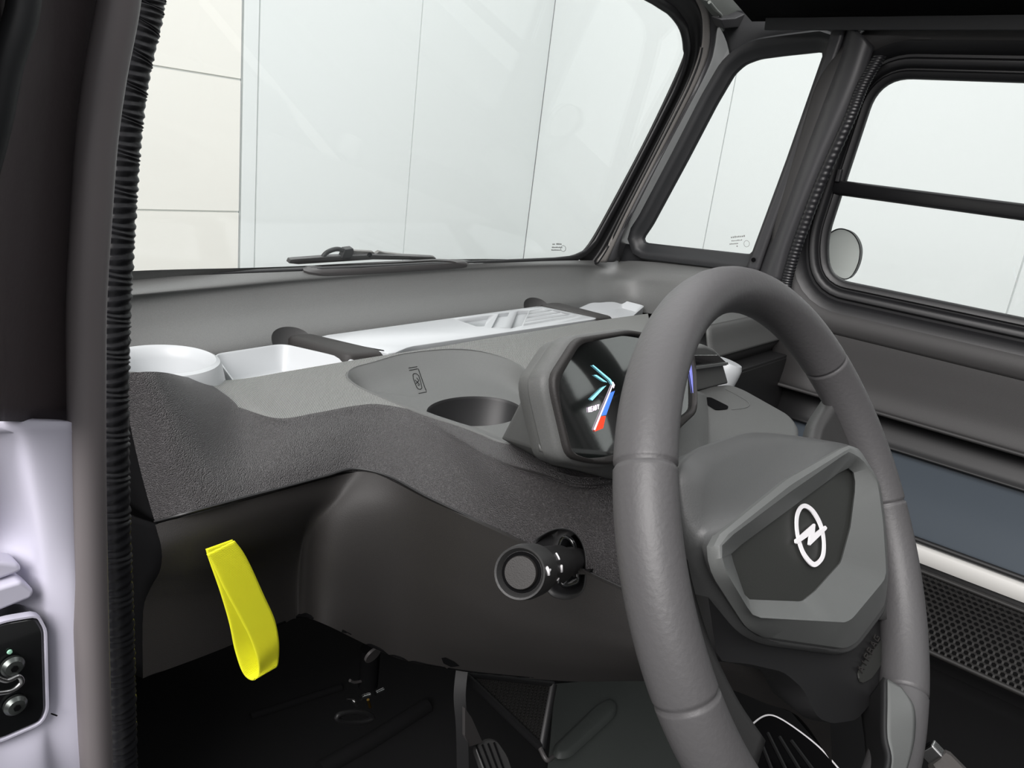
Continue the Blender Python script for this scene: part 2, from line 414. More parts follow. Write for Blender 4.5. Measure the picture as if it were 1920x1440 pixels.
# ================================================================ SIDE DOOR (far)
DX = .66
def yz(x, y, X=DX): return at(x, y, 'X', X)
zt = yz(1750,148).z; zb = yz(1640,542).z; YR = -.585
dpoly = [yz(1650,146), V((DX,YR,zt+.004)), V((DX,YR,zb-.004)), yz(1556,521), yz(1551,448), yz(1592,322)]
do = resamp(rpoly(dpoly, [.05,.05,.05,.055,.03,.02], 10), 260)
door = thing('side_door', (.66, 0, .35), 'black far side door with round-cornered split window and pull-up lower pane', 'car door')
prof = [(0,-.006),(0,.004),(.003,.008),(.010,.010),(.013,.006),(.015,.006),(.018,.011),(.022,.014),(.028,.014),(.032,.008),(.036,.008),(.042,.018),(.056,.024)]
rings('window_frame', frame_rings(do, NI, prof), M_rubber, door, sharp=45)
zd = yz(1590,354).z
RG = sweep([V((DX-.004,YR-.01,zd-.006)), V((DX-.004, yz(1572,352).y+.004, zd))], [(.010*c_[0],.0125*c_[1]) for c_ in [(math.cos(a)*abs(math.cos(a))**-.3 if abs(math.cos(a))>.01 else 0, math.sin(a)*abs(math.sin(a))**-.3 if abs(math.sin(a))>.01 else 0) for a in [math.pi*2*k/16+.01 for k in range(16)]]])
rings('window_divider', RG, M_rubber, door, True, True)
up = [p for p in do if p.z >= zd]; lo = [p for p in do if p.z < zd]
prism('glass_pane', offs(do, AX['X'], .006, cen(do)), (.004,0,0), M_glass, door, smooth=False)
box('divider_catch', yz(1577,330)+V((-.012,0,0)), (.010,.008,.022), M_rubber, door)
# outer moulding and skin of the door
fr = frame_rings(do, NI, [(.054,.024),(.062,.030),(.085,.032),(.092,.028),(.094,.016)])
rings('frame_skin', fr, M_door, door, sharp=60)
zl1 = yz(1640,768,.63).z
def dp(Y, Z, X): return V((X, Y, Z))
def dpanel(name, m_, Y0, rows, thick=.006, nu=20):
    R = [[dp(Y0[i]+(-.90-Y0[i])*t, Z, X) for t in (0,.25,.5,.75,1)] for i, (Z, X) in enumerate(rows)]
    return gridmesh(name, surf(R, nu, 5*len(rows)), m_, door, face=CAM, solid=thick)
yf = lambda x, y, X: at(x, y, 'X', X).y
dpanel('inner_panel', M_door, [.36,.365,.37,.36,.35,.34], [(zb-.05,.640),(zb-.08,.632),(zb-.13,.628),(zl1+.03,.624),(zl1+.006,.616),(zl1,.618)])
tube('panel_ridge', [V((.615,.34,zl1)), V((.615,-.9,zl1-.002))], .0035, M_door, door)
za = at(1670,838,'X',.635).z; zwt = at(1715,1016,'X',.63).z; zwb = at(1712,1052,'X',.63).z
dpanel('ledge_recess', M_doorblk, [.34]*4, [(zl1-.001,.628),(zl1-.02,.646),(za+.01,.640),(za-.002,.630)])
dpanel('blue_grey_insert', M_blue, [.34]*3, [(za-.004,.645),((za+zwt)/2,.648),(zwt-.001,.642)])
tube('white_edge_strip', [V((.628,.34,(zwt+zwb)/2)), V((.628,-.9,(zwt+zwb)/2+.006))], 1, M_whiteD, door, sec=[(-.006,-.014),(.006,-.014),(.008,-.008),(.008,.010),(.004,.014),(-.006,.014)])['label'] = 'pale strip'
tube('black_edge', [V((.630,.34,zwt+.004)), V((.630,-.9,zwt+.01))], .005, M_doorblk, door)
zn = at(1735,1200,'X',.63).z
# honeycomb net pocket
def net(name, O, U, W, nu, nw, cell, m_, parent, r=.0009, bulge=None):
    """hexagon mesh netting of cords, one mesh"""
    O, U, W = V(O), V(U), V(W); Vs = []; Fs = []; nrm = U.cross(W).normalized()
    def cord(a, b):
        t = (b-a).normalized(); s = t.cross(nrm).normalized()*r; q = nrm*r*.7; k = len(Vs)
        for p in (a, b):
            for d_ in (s+q, s-q, -s-q, -s+q): Vs.append(p+d_)
        for i in range(4): Fs.append((k+i, k+(i+1)%4, k+4+(i+1)%4, k+4+i))
    def pos(i, j):
        u = i/nu; v = j/nw
        p = O+U*u+W*v
        if bulge: p = p+nrm*bulge*math.sin(math.pi*v)
        return p
    for j in range(nw):
        for i in range(nu):
            o_ = .5 if j%2 else 0
            a = pos(i+o_, j+.0); b = pos(i+o_+.5, j+.33); c = pos(i+o_+1, j+.0); d_ = pos(i+o_+.5, j+1.0)
            cord(a, b); cord(b, c); cord(b, d_)
    o = mesh(name, Vs, Fs, m_, parent, smooth=False); return o
nt_ = thing('door_pocket_net', (.60,-.1,zn), 'black honeycomb mesh pocket on lower door under white strip', 'net pocket')
net('mesh_netting', (.612,.30,zwb-.002), (0,-.85,0), (-.012,0,zn-zwb+.004), 84, 15, .01, M_net, nt_, r=.0016, bulge=.012)
tube('hem', [V((.60,.30,zn)), V((.60,-.55,zn-.004))], .005, M_net, nt_)
tube('hem', [V((.612,.30,zwb-.004)), V((.612,-.55,zwb-.004))], .004, M_net, nt_)
dpanel('pocket_back', M_doorblk, [.34]*2, [(zwb,.648),(zn-.05,.648)])
zs1 = at(1735,1350,'X',.62).z
dpanel('lower_panel', M_carpet, [.34]*2, [(zn-.02,.64),(zs1-.02,.64)])
sill = tag(box('door_sill', (.60,-.12,zs1-.012), (.09,.95,.03), M_doorblk, bevel=.006), 'black sill strip running along bottom of the far door', 'sill')
# mirror outside
mir = thing('side_mirror', (.86,.38,1.0), 'round exterior mirror seen through the lower pane of the door window', 'mirror')
MN = (V(CAM)-at(1578,476,'X',.86)).normalized(); 
mc = at(1578,476,'X',.86)
mo = ats([(1582,430),(1600,440),(1611,462),(1610,488),(1600,512),(1587,523),(1570,518),(1552,498),(1544,470),(1550,445),(1565,432)], 'X', .86)
mo = cr(mo, 64, True)
rings('mirror_shell', [offs(mo,(1,0,0),.0015,cen(mo)), [p+V((.0,.0,0)) for p in mo], [p+V((.02,0,0)) for p in mo], [cen(mo)+(p-cen(mo))*.6+V((.05,0,0)) for p in mo]], M_black, mir, False, True)
prism('mirror_glass', [p+V((.002,0,0)) for p in offs(mo,(1,0,0),-.001,cen(mo))], (.003,0,0), mat('mirror_pale_reflection', (222,223,220), .25), mir, smooth=False)  # bright reflection in the mirror painted as a flat pale colour
tube('mirror_arm', [at(1545,500,'X',.87), at(1500,520,'X',.80), V((.70,.42,.98))], .008, M_black, mir, ns=12)

# ================================================================ ROOF RAIL
roof = thing('roof_rail', (.6,.2,1.42), 'black roof rail running above the corner window and far door', 'roof rail')
R1 = [at(1435,48,'X',.62), at(1560,36,'X',.62), at(1700,24,'X',.62), at(1920,10,'X',.62)]
z_ = at(1500,41,'X',.62)
e1 = at(1440,45,'X',.62); e2 = V((.62,-.7, e1.z+.004))
rings('rail', sweep([e1, e2], [(-.012,-.008),(.012,-.012),(.016,.012),(-.012,.016)]), M_pildark, roof, True, True, bevel=.002, smooth=False)
gridmesh('roof_lining', surf([[V((.62,.53,e1.z+.004)), V((.62,0,e1.z+.006)), V((.62,-.7,e1.z+.008))], [V((.45,.52,e1.z+.03)), V((.45,0,e1.z+.05)), V((.45,-.7,e1.z+.05))], [V((.30,.50,e1.z+.05)), V((.30,0,e1.z+.07)), V((.30,-.7,e1.z+.07))]], 10, 10), M_void, roof, face=CAM, solid=.01)
gridmesh('door_header', surf([rail([(1580,4),(1700,2),(1820,0),(2000,-4)], .660), rail([(1610,52),(1700,50),(1820,48),(2000,46)], .652), rail([(1655,92),(1720,80),(1820,78),(2000,78)], .640)], 20, 10), M_pillar, roof, face=CAM, solid=.004)
box('header_tab', at(1725,57,'X',.640), (.012,.045,.030), M_door, roof, bevel=.003)
box('header_tab', at(1925,50,'X',.640), (.012,.06,.030), M_door, roof, bevel=.003)
box('rail_closing', at(1613,40,'X',.70), (.01,.10,.05), M_pildark, roof)
brk = thing('roof_corner_bracket', (.6,.6,1.42), 'worn grey metal corner bracket at top of the windshield pillar', 'bracket')
bp = [(1345,-30),(1438,-30),(1437,22),(1400,26),(1380,34),(1352,36),(1338,18),(1325,2)]
prism('gusset', ats(bp, NW, DW-.05), NW.normalized()*.02, M_metal, brk, bevel=.003, smooth=False)
bp = [(1350,36),(1380,34),(1400,25),(1437,20),(1441,42),(1400,50),(1358,54)]
prism('flange', ats(bp, NW, DW-.07), NW.normalized()*.02, M_pillar, brk, bevel=.002, smooth=False)
tube('weld_bead', ats([(1330,4),(1343,20),(1352,30),(1350,44),(1356,56)], NW, DW-.06), .003, M_metal, brk, ns=30)

# ================================================================ COWL
def L(px, spec):
    return [at(x, y, *(spec[i] if isinstance(spec, list) else spec)) for i, (x, y) in enumerate(px)]
X_ = lambda v: ('X', v)
Yb = ('Y', .758); Zc = lambda z: ('Z', z)
base = L([(120,525),(240,521),(420,514),(600,507),(880,495),(1060,488.5),(1150,489),(1210,490),(1300,498),(1430,512)], [Yb]*7+[X_(.655)]*3)
ledge = L([(120,563),(240,551),(420,535),(600,520),(880,502),(1060,495),(1140,499),(1212,507),(1300,514),(1430,530)], [Zc(.966)]*6+[('Y',.750)]+[X_(.628),X_(.62),X_(.62)])
ledge2 = L([(120,578),(240,565),(420,549),(600,533),(880,513),(1060,505),(1130,509),(1202,520),(1300,528),(1430,548)], [Zc(.956)]*6+[('Y',.746)]+[X_(.616),X_(.61),X_(.61)])
midr = L([(120,628),(240,610),(420,592),(600,572),(880,546),(1060,532),(1120,528),(1194,533),(1300,550),(1430,575)], [Zc(.932)]*7+[X_(.611),X_(.602),X_(.60)])
botr = L([(120,685),(240,668),(420,655),(600,628),(880,592),(1060,570),(1120,563),(1190,558),(1300,572),(1430,600)], [Zc(.902)]*7+[X_(.605),X_(.595),X_(.59)])
botr2 = [p+V((.0,.004,-.03)) for p in botr]
cowl = gridmesh('windshield_cowl', surf([base, ledge, ledge2, midr, botr, botr2], 110, 46), M_cowl, face=CAM, solid=.03)
def ell(c, r, rot=None, n=24):
    bm = bmesh.new(); bmesh.ops.create_uvsphere(bm, u_segments=n*2, v_segments=n, radius=1)
    me = bpy.data.meshes.new('c'); bm.to_mesh(me); bm.free()
    R = (rot or Matrix.Identity(3)); me.transform(Matrix.Translation(c) @ (R @ Matrix.Diagonal(V(r))).to_4x4()); return finish('cutter', me, [M_cowl])
M_niche_shade = mat('recess_shade', (70,70,70), .65, bump=('noise',1100,.5,.0005))  # cowl plastic made darker: shade of the hollows put into the colour
def nich(c, r): o = ell(c, r); o.data.materials[0] = M_niche_shade; return o
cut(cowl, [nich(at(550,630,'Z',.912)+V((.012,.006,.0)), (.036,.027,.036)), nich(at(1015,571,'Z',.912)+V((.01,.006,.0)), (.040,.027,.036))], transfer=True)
tag(cowl, 'wide textured grey panel sloping down from the windshield base', 'dashboard panel')
vent = thing('defroster_vent', (.1,.75,.96), 'long narrow grey air vent on panel below windshield', 'vent')
def vz(px, lift): return [p+V((0,-.3,1)).normalized()*lift for p in onto(cowl, px, 0)]
vo = resamp(rpoly(vz([(564,512),(572,503),(815,489),(866,491),(881,499),(870,502.5),(640,517),(600,518.5)], .0), .012, 5), 90)
vi = resamp(rpoly(vz([(590,509),(598,505),(812,492.5),(846,494),(858,496.5),(840,498.5),(620,511)], .0), .008, 5), 90)
up_ = V((0,-.35,1)).normalized()
def alignring(a, b):
    c = cen(a); k = min(range(len(b)), key=lambda i: (b[i]-a[0]).length); return b[k:]+b[:k]
vi = alignring(vo, vi)
rings('vent_rim', [vo, [p+up_*.0038 for p in vo], [p+(q-p)*.3+up_*.005 for p, q in zip(vo, vi)], [p+up_*.0045 for p in vi], [p+up_*.001 for p in vi]], M_tube, vent, sharp=40)
prism('vent_slot', [p+up_*.0008 for p in vi], up_*.002, M_low, vent, smooth=False)

# wiper outside
wp = thing('windshield_wiper', (0,.83,.98), 'grey windshield wiper resting at base of the windshield outside', 'wiper')
DO = DW+.03
blade = ats([(542,494),(545,487),(556,486),(620,481),(700,478),(812,482),(818,484),(816,488),(700,487),(560,496)], NW, DO)
prism('wiper_blade', blade, NW.normalized()*.008, M_tube, wp, bevel=.001, smooth=False)
arm = ats([(655,487),(662,470),(700,472),(705,476),(712,471),(722,474),(760,478),(815,481),(815,484),(720,484)], NW, DO+.006)
prism('wiper_arm', arm, NW.normalized()*.006, M_strip, wp, bevel=.001, smooth=False)
tube('washer_hose', ats([(600,490),(612,474),(632,467),(650,472)], NW, DO+.004), .0035, M_black, wp, ns=24)
prism('hose_clip', ats([(640,486),(648,468),(663,466),(664,474),(658,486)], NW, DO-.002), NW.normalized()*.01, M_black, wp, bevel=.001, smooth=False)
lathe('arm_pin', [(.0001,0),(.0035,0),(.0035,.003),(.0001,.003)], at(692,477,NW,DO), -NW, M_void, wp, n=14)

# ================================================================ DASH UPPER
def G(x, y, z): return at(x, y, 'Z', z)
def GX(pts, X): return [at(x, y, 'X', X) for x, y in pts]
ST = [
 GX([(236,700),(237,715),(239,745),(242,785),(258,860),(276,930),(290,977)], -.50),
 GX([(275,697),(280,712),(288,745),(298,790),(315,860),(330,925),(342,963)], -.487),
 GX([(312,699),(320,712),(335,745),(352,790),(372,850),(392,905),(405,946)], -.462),
]
def row(px, zs): return [G(x, y, z) for (x, y), z in zip(px, zs)]
ZS = [.905,.905,.903,.898,.891,.881,.870]
ST += [row([(365,709),(395,727),(425,752),(440,785),(452,830),(465,885),(472,928)], [.915,.912,.908,.902,.893,.882,.870]),
 row([(440,712),(475,745),(512,778),(530,800),(540,835),(545,875),(545,909)], ZS),
 row([(540,696),(565,735),(590,768),(600,790),(608,822),(612,858),(612,891)], ZS),
 row([(640,679),(655,720),(663,755),(668,775),(672,803),(672,840),(665,878)], ZS),
 row([(740,663),(722,715),(715,752),(718,774),(722,803),(725,845),(728,892)], ZS),
 row([(830,649),(810,712),(792,766),(787,794),(790,825),(797,875),(800,930)], ZS),
 row([(930,632),(895,730),(862,806),(856,828),(864,864),(872,915),(880,968)], [.905,.907,.909,.904,.895,.883,.870]),
 row([(1020,618),(980,740),(937,842),(930,868),(934,908),(945,955),(960,1005)], [.905,.910,.918,.914,.902,.886,.870]),
 row([(1100,604),(1070,740),(1020,868),(1018,892),(1022,930),(1038,985),(1060,1052)], [.905,.913,.930,.920,.907,.889,.870]),
 row([(1185,592),(1190,740),(1126,888),(1124,912),(1134,958),(1150,1025),(1165,1100)], [.905,.915,.934,.926,.912,.891,.870]),
 row([(1215,588),(1245,745),(1290,835),(1285,880),(1280,950),(1275,1060),(1275,1150)], [.903,.903,.925,.930,.915,.890,.870]),
]
rails_ = [[s[j] for s in ST] for j in range(7)]
GD = surf(rails_, 200, 60)
for _ in range(14):      # settle the spline grid round the column
    Q = [[p.copy() for p in c] for c in GD]
    for i_ in range(128, 199):
        k_ = min(1, (i_-128)/15)
        for j_ in range(1, 58):
            a_ = (Q[i_-1][j_]+Q[i_+1][j_]+Q[i_][j_-1]+Q[i_][j_+1])/4
            GD[i_][j_] = Q[i_][j_].lerp(a_, .6*k_)
def dmi(u, v, i, j): return 1 if (u > .245 and v < (.36 if u < .6 else .2) ) else 0
dash = thing('dashboard', (-.1,.4,.6), 'broad grey grained dashboard body curving from left end round to the steering column', 'dashboard')
du = gridmesh('upper_shell', GD, [M_grain, M_hatch_sheen], dash, mi=dmi, face=CAM, solid=.006)
# recess cut for the console bin
rec_px = [(650,703),(664,690),(700,680),(760,664),(850,655.5),(915,663),(975,686),(1010,730),(1000,780),(975,826),(945,831),(905,815),(860,798),(780,771),(690,734),(658,716)]
_rp = cr([V((x,y,0)) for x, y in rec_px], 150, True)
rec = resamp(onto(du, [(p.x,p.y) for p in _rp], 0), 120)
c1 = prism('cutter', [p+V((0,0,-.05)) for p in rec], (0,0,.12), M_soft)
# stalk socket cut
tube('seam_bead', [s[6]+V((0,0,-.0005)) for s in ST[:14]], .0012, M_black, dash, n=6, ns=120)

# console bin with cup hole (sunk in the dashboard)
hc = G(890,772,.889)
hole = [G(890+90*math.cos(a), 771+28*math.sin(a), .889) for a in [2*math.pi*i/96 for i in range(96)]]
def byang(P, c, n=96):
    P = resamp(P, 600); out = []
    A = [(math.atan2(p.y-c.y, p.x-c.x), p) for p in P]
    for i in range(n):
        a = 2*math.pi*i/n-math.pi
        out.append(min(A, key=lambda q: abs((q[0]-a+math.pi)%(2*math.pi)-math.pi))[1].copy())
    return out
fl_px = [(712,737),(745,742),(800,744),(860,738),(930,738),(985,752),(985,785),(965,818),(942,824),(903,808),(858,792),(785,768),(735,750)]
fl = cr(ats(fl_px, 'Z', .889), 100, True)
lip = offs(rec, AX['Z'], .002, cen(rec))
r0 = byang([p+V((0,0,-.0005)) for p in lip], hc); r0b = byang([p+V((0,0,.0008)) for p in rec], hc); r1 = byang([p+V((0,0,-.001)) for p in offs(rec, AX['Z'], -.003, cen(rec))], hc)
r3 = byang(fl, hc); r5 = byang(hole, hc)
r2 = [a.lerp(b, .42)+V((0,0,-.009)) for a, b in zip(r1, r3)]
r4 = [a.lerp(b, .6) for a, b in zip(r3, r5)]
hb = [hc+(p-hc)*.96+V((0,0,-.003)) for p in r5]; hb2 = [hc+(p-hc)*.9+V((0,0,-.075)) for p in r5]
cb = thing('console_bin', (hc.x,hc.y,.81), 'sunken grey storage bin with phone symbol in the dashboard top', 'storage bin')
rr = [cr([r0[i], r0b[i], r1[i], r2[i], r3[i], r4[i], r5[i]], 26) for i in range(96)]
rr = [[rr[i][j] for i in range(96)] for j in range(26)]
bin_ = rings('bin_shell', rr, M_soft, cb, recalc=True, sharp=60)
rings('cup_holder', [r5, hb, hb2], [M_black], cb, False, True)
def strip(name, o, px, wdt, m_, parent, lift=.0004):
    P = onto(o, px, lift)
    if len(P) < 2: return None
    return rings(name, sweep(P, [(-wdt/2,-.0003),(wdt/2,-.0003),(wdt/2,.0003),(-wdt/2,.0003)]), m_, parent, True, True, smooth=False)
mk = []
for q in ([(766,690.5),(782,688)], [(767,695),(783,692)], [(784,692),(789,706),(796,726),(799,733)], [(785,738.5),(800,735.5)],
          [(774,703),(776,701),(780,701),(785,705),(789,718),(791,728),(788,731),(784,730),(781,726),(775,711),(774,703)],
          [(778,713),(781,716),(787,722)], [(781,709),(785,714),(780,720)], [(783,722),(786,724)]):
    P = []
    for a, b in zip(q, q[1:]):
        for t in range(5): P.append((a[0]+(b[0]-a[0])*t/5, a[1]+(b[1]-a[1])*t/5))
    P.append(q[-1]); mk.append(onto(bin_, P, .0006))
Vs = []; Fs = []
for P in mk:
    if len(P) < 2: continue
    RG = sweep(P, circ(.00035, 5))
    k = len(Vs); n = 5
    for r_ in RG: Vs += r_
    for i in range(len(RG)-1):
        for j in range(n): Fs.append((k+i*n+j, k+i*n+(j+1)%n, k+(i+1)*n+(j+1)%n, k+(i+1)*n+j))
mesh('phone_symbol', Vs, Fs, M_void, cb)

# ================================================================ DASH LOWER
_EN = V((0,-math.cos(math.radians(30)),math.sin(math.radians(30))))
EP = lambda *a: [(_EN, _EN.dot(V((-.28,0,.95)))+v) for v in a]
def LW(px, specs): return [at(x, y, *s) for (x, y), s in zip(px, specs)]
Yp = lambda *a: [('Y', v) for v in a]; Xp = lambda *a: [('X', v) for v in a]
T = [
 LW([(291,984),(303,1030),(300,1070),(281,1105),(268,1150),(268,1272)], Yp(.398,.39,.395,.41,.42,.43)),
 LW([(400,955),(402,1000),(400,1050),(398,1090),(395,1130),(395,1225)], Yp(.394,.39,.395,.41,.42,.43)),
 LW([(540,917),(542,955),(545,990),(545,1030),(540,1090),(540,1166)], Yp(.392,.392,.40,.42,.43,.435)),
 LW([(640,891),(620,935),(590,975),(575,1020),(570,1090),(568,1158)], Yp(.390,.39,.40,.415,.42,.425)),
 LW([(700,887),(670,935),(640,985),(622,1040),(614,1110),(612,1172)], [('Z',.868)]+Yp(.37,.375,.38,.385,.385)),
 LW([(800,936),(780,985),(762,1040),(750,1100),(745,1165),(740,1232)], Xp(-.312,-.312,-.31,-.305,-.295,-.28)),
 LW([(880,973),(872,1025),(862,1080),(855,1140),(850,1205),(850,1256)], Xp(-.312,-.312,-.31,-.305,-.29,-.265)),
 LW([(960,1010),(955,1060),(952,1115),(950,1175),(950,1225),(950,1268)], Xp(-.312,-.312,-.31,-.305,-.29,-.265)),
 LW([(1060,1058),(1060,1105),(1062,1150),(1068,1200),(1075,1245),(1080,1278)], Xp(-.312,-.312,-.31,-.305,-.29,-.265)),
 LW([(1165,1107),(1178,1150),(1190,1190),(1200,1225),(1210,1255),(1215,1277)], Xp(-.312,-.312,-.31,-.305,-.29,-.265)),
 LW([(1262,1146),(1280,1175),(1300,1205),(1315,1235),(1330,1262),(1345,1287)], Xp(-.30,-.298,-.292,-.285,-.27,-.245)),
 LW([(1360,1190),(1375,1220),(1390,1245),(1405,1268),(1420,1288),(1434,1318)], Xp(-.27,-.265,-.26,-.25,-.235,-.21)),
 LW([(1450,1210),(1462,1245),(1472,1275),(1482,1300),(1492,1322),(1500,1347)], Xp(-.22,-.215,-.21,-.20,-.185,-.165)),
 LW([(1540,1230),(1548,1275),(1552,1315),(1556,1350),(1558,1385),(1560,1430)], Xp(-.16,-.155,-.15,-.14,-.13,-.115)),
]
GL = surf([[s[j] for s in T] for j in range(6)], 160, 44)
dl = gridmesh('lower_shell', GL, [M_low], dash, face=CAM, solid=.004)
def onto2(px, d=0):
    out = []
    for p in px:
        hits = onto(du, [p], 0)+onto(dl, [p], 0)
        if hits: out.append(min(hits, key=lambda q: (q-CAM).length))
    return out
sd = V((1,.15,-.1)).normalized()
sock_px = [(1002,1020),(1018,1003),(1045,992),(1070,995),(1088,1012),(1097,1040),(1097,1085),(1090,1108),(1070,1120),(1045,1119),(1028,1106),(1010,1060)]
sock = resamp(onto2([(p.x,p.y) for p in cr([V((x,y,0)) for x, y in sock_px], 60, True)]), 72)
def sockcut(): return prism('cutter', [p-sd*.03 for p in sock], sd*.08, M_black)
sc1, sc2 = sockcut(), sockcut()
cut(dl, [sc1]); cut(du, [c1, sc2], uself=True)
# underside closing the lower shell
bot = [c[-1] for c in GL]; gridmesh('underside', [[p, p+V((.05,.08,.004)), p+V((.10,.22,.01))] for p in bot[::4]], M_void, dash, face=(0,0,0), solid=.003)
# left end cap
e = [s for s in ST[0]]; e2_ = [p+V((.004,.12,0)) for p in e]
gridmesh('end_cap', surf([e, [p+V((-.004,.05,0)) for p in e], e2_], 20, 6), M_void, dash, face=CAM, solid=.003)
el = [s for s in T[0]]; gridmesh('end_cap', surf([el, [p+V((-.01,.03,0)) for p in el], [p+V((-.02,.10,0)) for p in el]], 20, 6), M_void, dash, face=CAM, solid=.003)
lathe('end_screw', [(.0001,0),(.008,0),(.008,.002),(.006,.004),(.0001,.004)], at(250,988,'X',-.50), (-1,-.6,.1), M_black, dash, n=24)
rings('stalk_socket', [[p-sd*.0005 for p in offs(sock, AX['X'], .0012, cen(sock))], [p-sd*.0012 for p in sock], [p+sd*.008 for p in offs(sock, AX['X'], -.001, cen(sock))], [p+sd*.028 for p in offs(sock, AX['X'], -.003, cen(sock))]], M_black, dash, False, True)
sk2 = resamp(cr(ats([(1050,1010),(1068,1010),(1078,1030),(1086,1085),(1078,1098),(1052,1100),(1040,1060)], 'X', -.302), 40, True), 40)
rings('stalk_slot_rim', [[p+sd*.004 for p in sk2], [p for p in sk2], [p+sd*.001 for p in offs(sk2, AX['X'], -.003, cen(sk2))], [p+sd*.02 for p in offs(sk2, AX['X'], -.003, cen(sk2))]], M_gloss, dash, False, True)

_sh = onto(dl, [(828,1233),(836,1232),(852,1240),(862,1248),(846,1250),(832,1243)], .0005)
if len(_sh) > 4: mesh('screw_recess', _sh, [tuple(range(len(_sh)))], M_void, dash, smooth=False)
# passenger wing of the dashboard (seen through the wheel)
wing = thing('passenger_shelf', (.5,.5,.8), 'grey shelf of the dashboard on passenger side seen through the wheel', 'shelf')
prof_ = [(.50,.941),(.395,.942),(.380,.940),(.374,.932),(.368,.912),(.360,.893)]
gridmesh('shelf_top', surf([[V((x0_+(.645-x0_)*t, y, z)) for t in (0,.33,.66,1)] for (y, z), x0_ in zip(prof_, (.60,.38,.36,.35,.35,.35))], 20, 30), M_soft, wing, face=CAM, solid=.004)
gridmesh('under_face', surf([[V((x, y, z)) for x in (.34,.45,.55,.645)] for y, z in ((.362,.891),(.40,.80),(.46,.60))], 12, 10), M_doorblk, wing, face=CAM, solid=.004)

box('lower_shelf', (.395,.485,.866), (.50,.29,.008), M_black, wing)
box('lower_shelf_front', (.395,.345,.74), (.50,.012,.25), M_doorblk, wing)

# ================================================================ TRAYS
# rim height of the trays
ZT = .912
cupc = G(303,674,.925); crad = (G(413,668,.925)-cupc).length
cup = thing('round_cup_tray', (cupc.x,cupc.y,.86), 'white round cup holder at left end of the storage tray', 'cup holder')
lathe('cup_wall', [(crad+.006,-.035),(crad+.003,-.02),(crad,-.006),(crad-.002,-.001),(crad-.006,.001),(crad-.010,-.002),(crad-.013,-.012),(crad-.016,-.055),(.0001,-.056)], cupc, (0,0,1), M_whiteT, cup, n=72)
lathe('cup_stud', [(.0001,0),(.005,0),(.005,.006),(.003,.008),(.0001,.008)], cupc+V((.0,-.0,-.055))+V((-.0,-.02,0)), (0,0,1), M_whiteT, cup, n=16)
def bin3(name, x0, x1, y0, y1, z, depth, label, parent=None, skew=0, mt=None):
    o_ = resamp(rpoly([V((x0+skew,y0,z)), V((x1+skew,y0,z)), V((x1,y1,z)), V((x0,y1,z))], .012, 6), 96)
    c = cen(o_)
    R = [[p+V((0,0,-.02)) for p in offs(o_, AX['Z'], .0, c)], o_, offs(o_, AX['Z'], -.002, c), [p+V((0,0,-.003)) for p in offs(o_, AX['Z'], -.004, c)], [p+V((0,0,-depth+.004)) for p in offs(o_, AX['Z'], -.010, c)], [p+V((0,0,-depth)) for p in offs(o_, AX['Z'], -.015, c)]]
    return tag(rings(name, R, mt or M_whiteT, None, False, True, sharp=40), label, 'tray')
bl1 = G(578,629,ZT); 
ZB = .899
def tray(px, front, depth, label):
    P = [p if isinstance(p, V) else G(p[0], p[1], ZB) for p in px]
    for k in front: P[k] = P[k]+V((0,-.022,0))
    o_ = resamp(rpoly(P, .014, 6), 140); c = cen(o_)
    R = [[p+V((0,0,-.02)) for p in o_], o_, offs(o_, AX['Z'], -.0015, c), [p+V((0,0,-.002)) for p in offs(o_, AX['Z'], -.003, c)], [p+V((0,0,-depth+.004)) for p in offs(o_, AX['Z'], -.009, c)], [p+V((0,0,-depth)) for p in offs(o_, AX['Z'], -.012, c)]]
    return tag(rings('storage_tray', R, M_whiteT, None, False, True, sharp=40), label, 'tray')
tray([(400,664),(530,644),(652,668),(425,716)], (2,3), .032, 'white storage tray between round cup holder and left divider bar')
tray([G(1048,570,ZB), V((.598,.684,ZB)), V((.598,.63,ZB)), G(1160,594,ZB)], (3,), .014, 'white storage tray to the right of the right divider bar')
def bar(px, label):
    o_ = ats(px, 'Z', .902)
    c = cen(o_); o2 = resamp(rpoly(o_, .008, 4), 60)
    return tag(rings('divider_bar', [[p+V((0,0,-.012)) for p in o2], [p+V((0,0,.0)) for p in o2], [p+V((0,0,.003)) for p in offs(o2, AX['Z'], -.003, c)], [p+V((0,0,.0045)) for p in offs(o2, AX['Z'], -.008, c)]], M_low, None, True, True, sharp=60), label, 'divider', 'dark divider bars across the white trays')
bar([(536,635),(556,630),(584,629),(736,665),(652,670)], 'dark grey divider bar at left side of the white lid')
bar([(1010,574),(1030,570),(1050,571),(1150,597),(1118,601)], 'dark grey divider bar at right side of the white lid beside slots')
lid_px = [(596,631),(1008,575),(1118,597),(770,652),(735,665)]
lid = prism('tray_lid', resamp(rpoly(ats([(598,630),(1012,573.5),(1122,597),(768,649.5),(733,664)], 'Z', .906), .003, 3), 80), (0,0,-.012), M_whiteT, bevel=.001, sharp=30)
cp = []
def cutp(px, dep_=.004): cp.append(prism('cutter', [p+V((0,0,-dep_)) for p in ats(px, 'Z', .906)], (0,0,dep_+.01), M_whiteT))
cutp([(855,599),(917,592),(908,612),(893,612)], .006)
cutp([(935,588),(955,586),(943,612),(921,615)], .006)
cutp([(970,584),(992,582),(978,611),(957,616)], .006)
for a, b in (((995,583),(1017,579)),((992,589),(1034,582)),((989,596),(1050,586)),((986,603),(1067,590)),((983,610),(1086,593))):
    cutp([(a[0],a[1]-1.0),(b[0],b[1]-1.0),(b[0]+.6,b[1]+.8),(a[0]-.6,a[1]+.8)], .005)
cut(lid, cp)
tag(lid, 'flat white lid with slanted slots and row of slits between dark bars', 'tray lid')
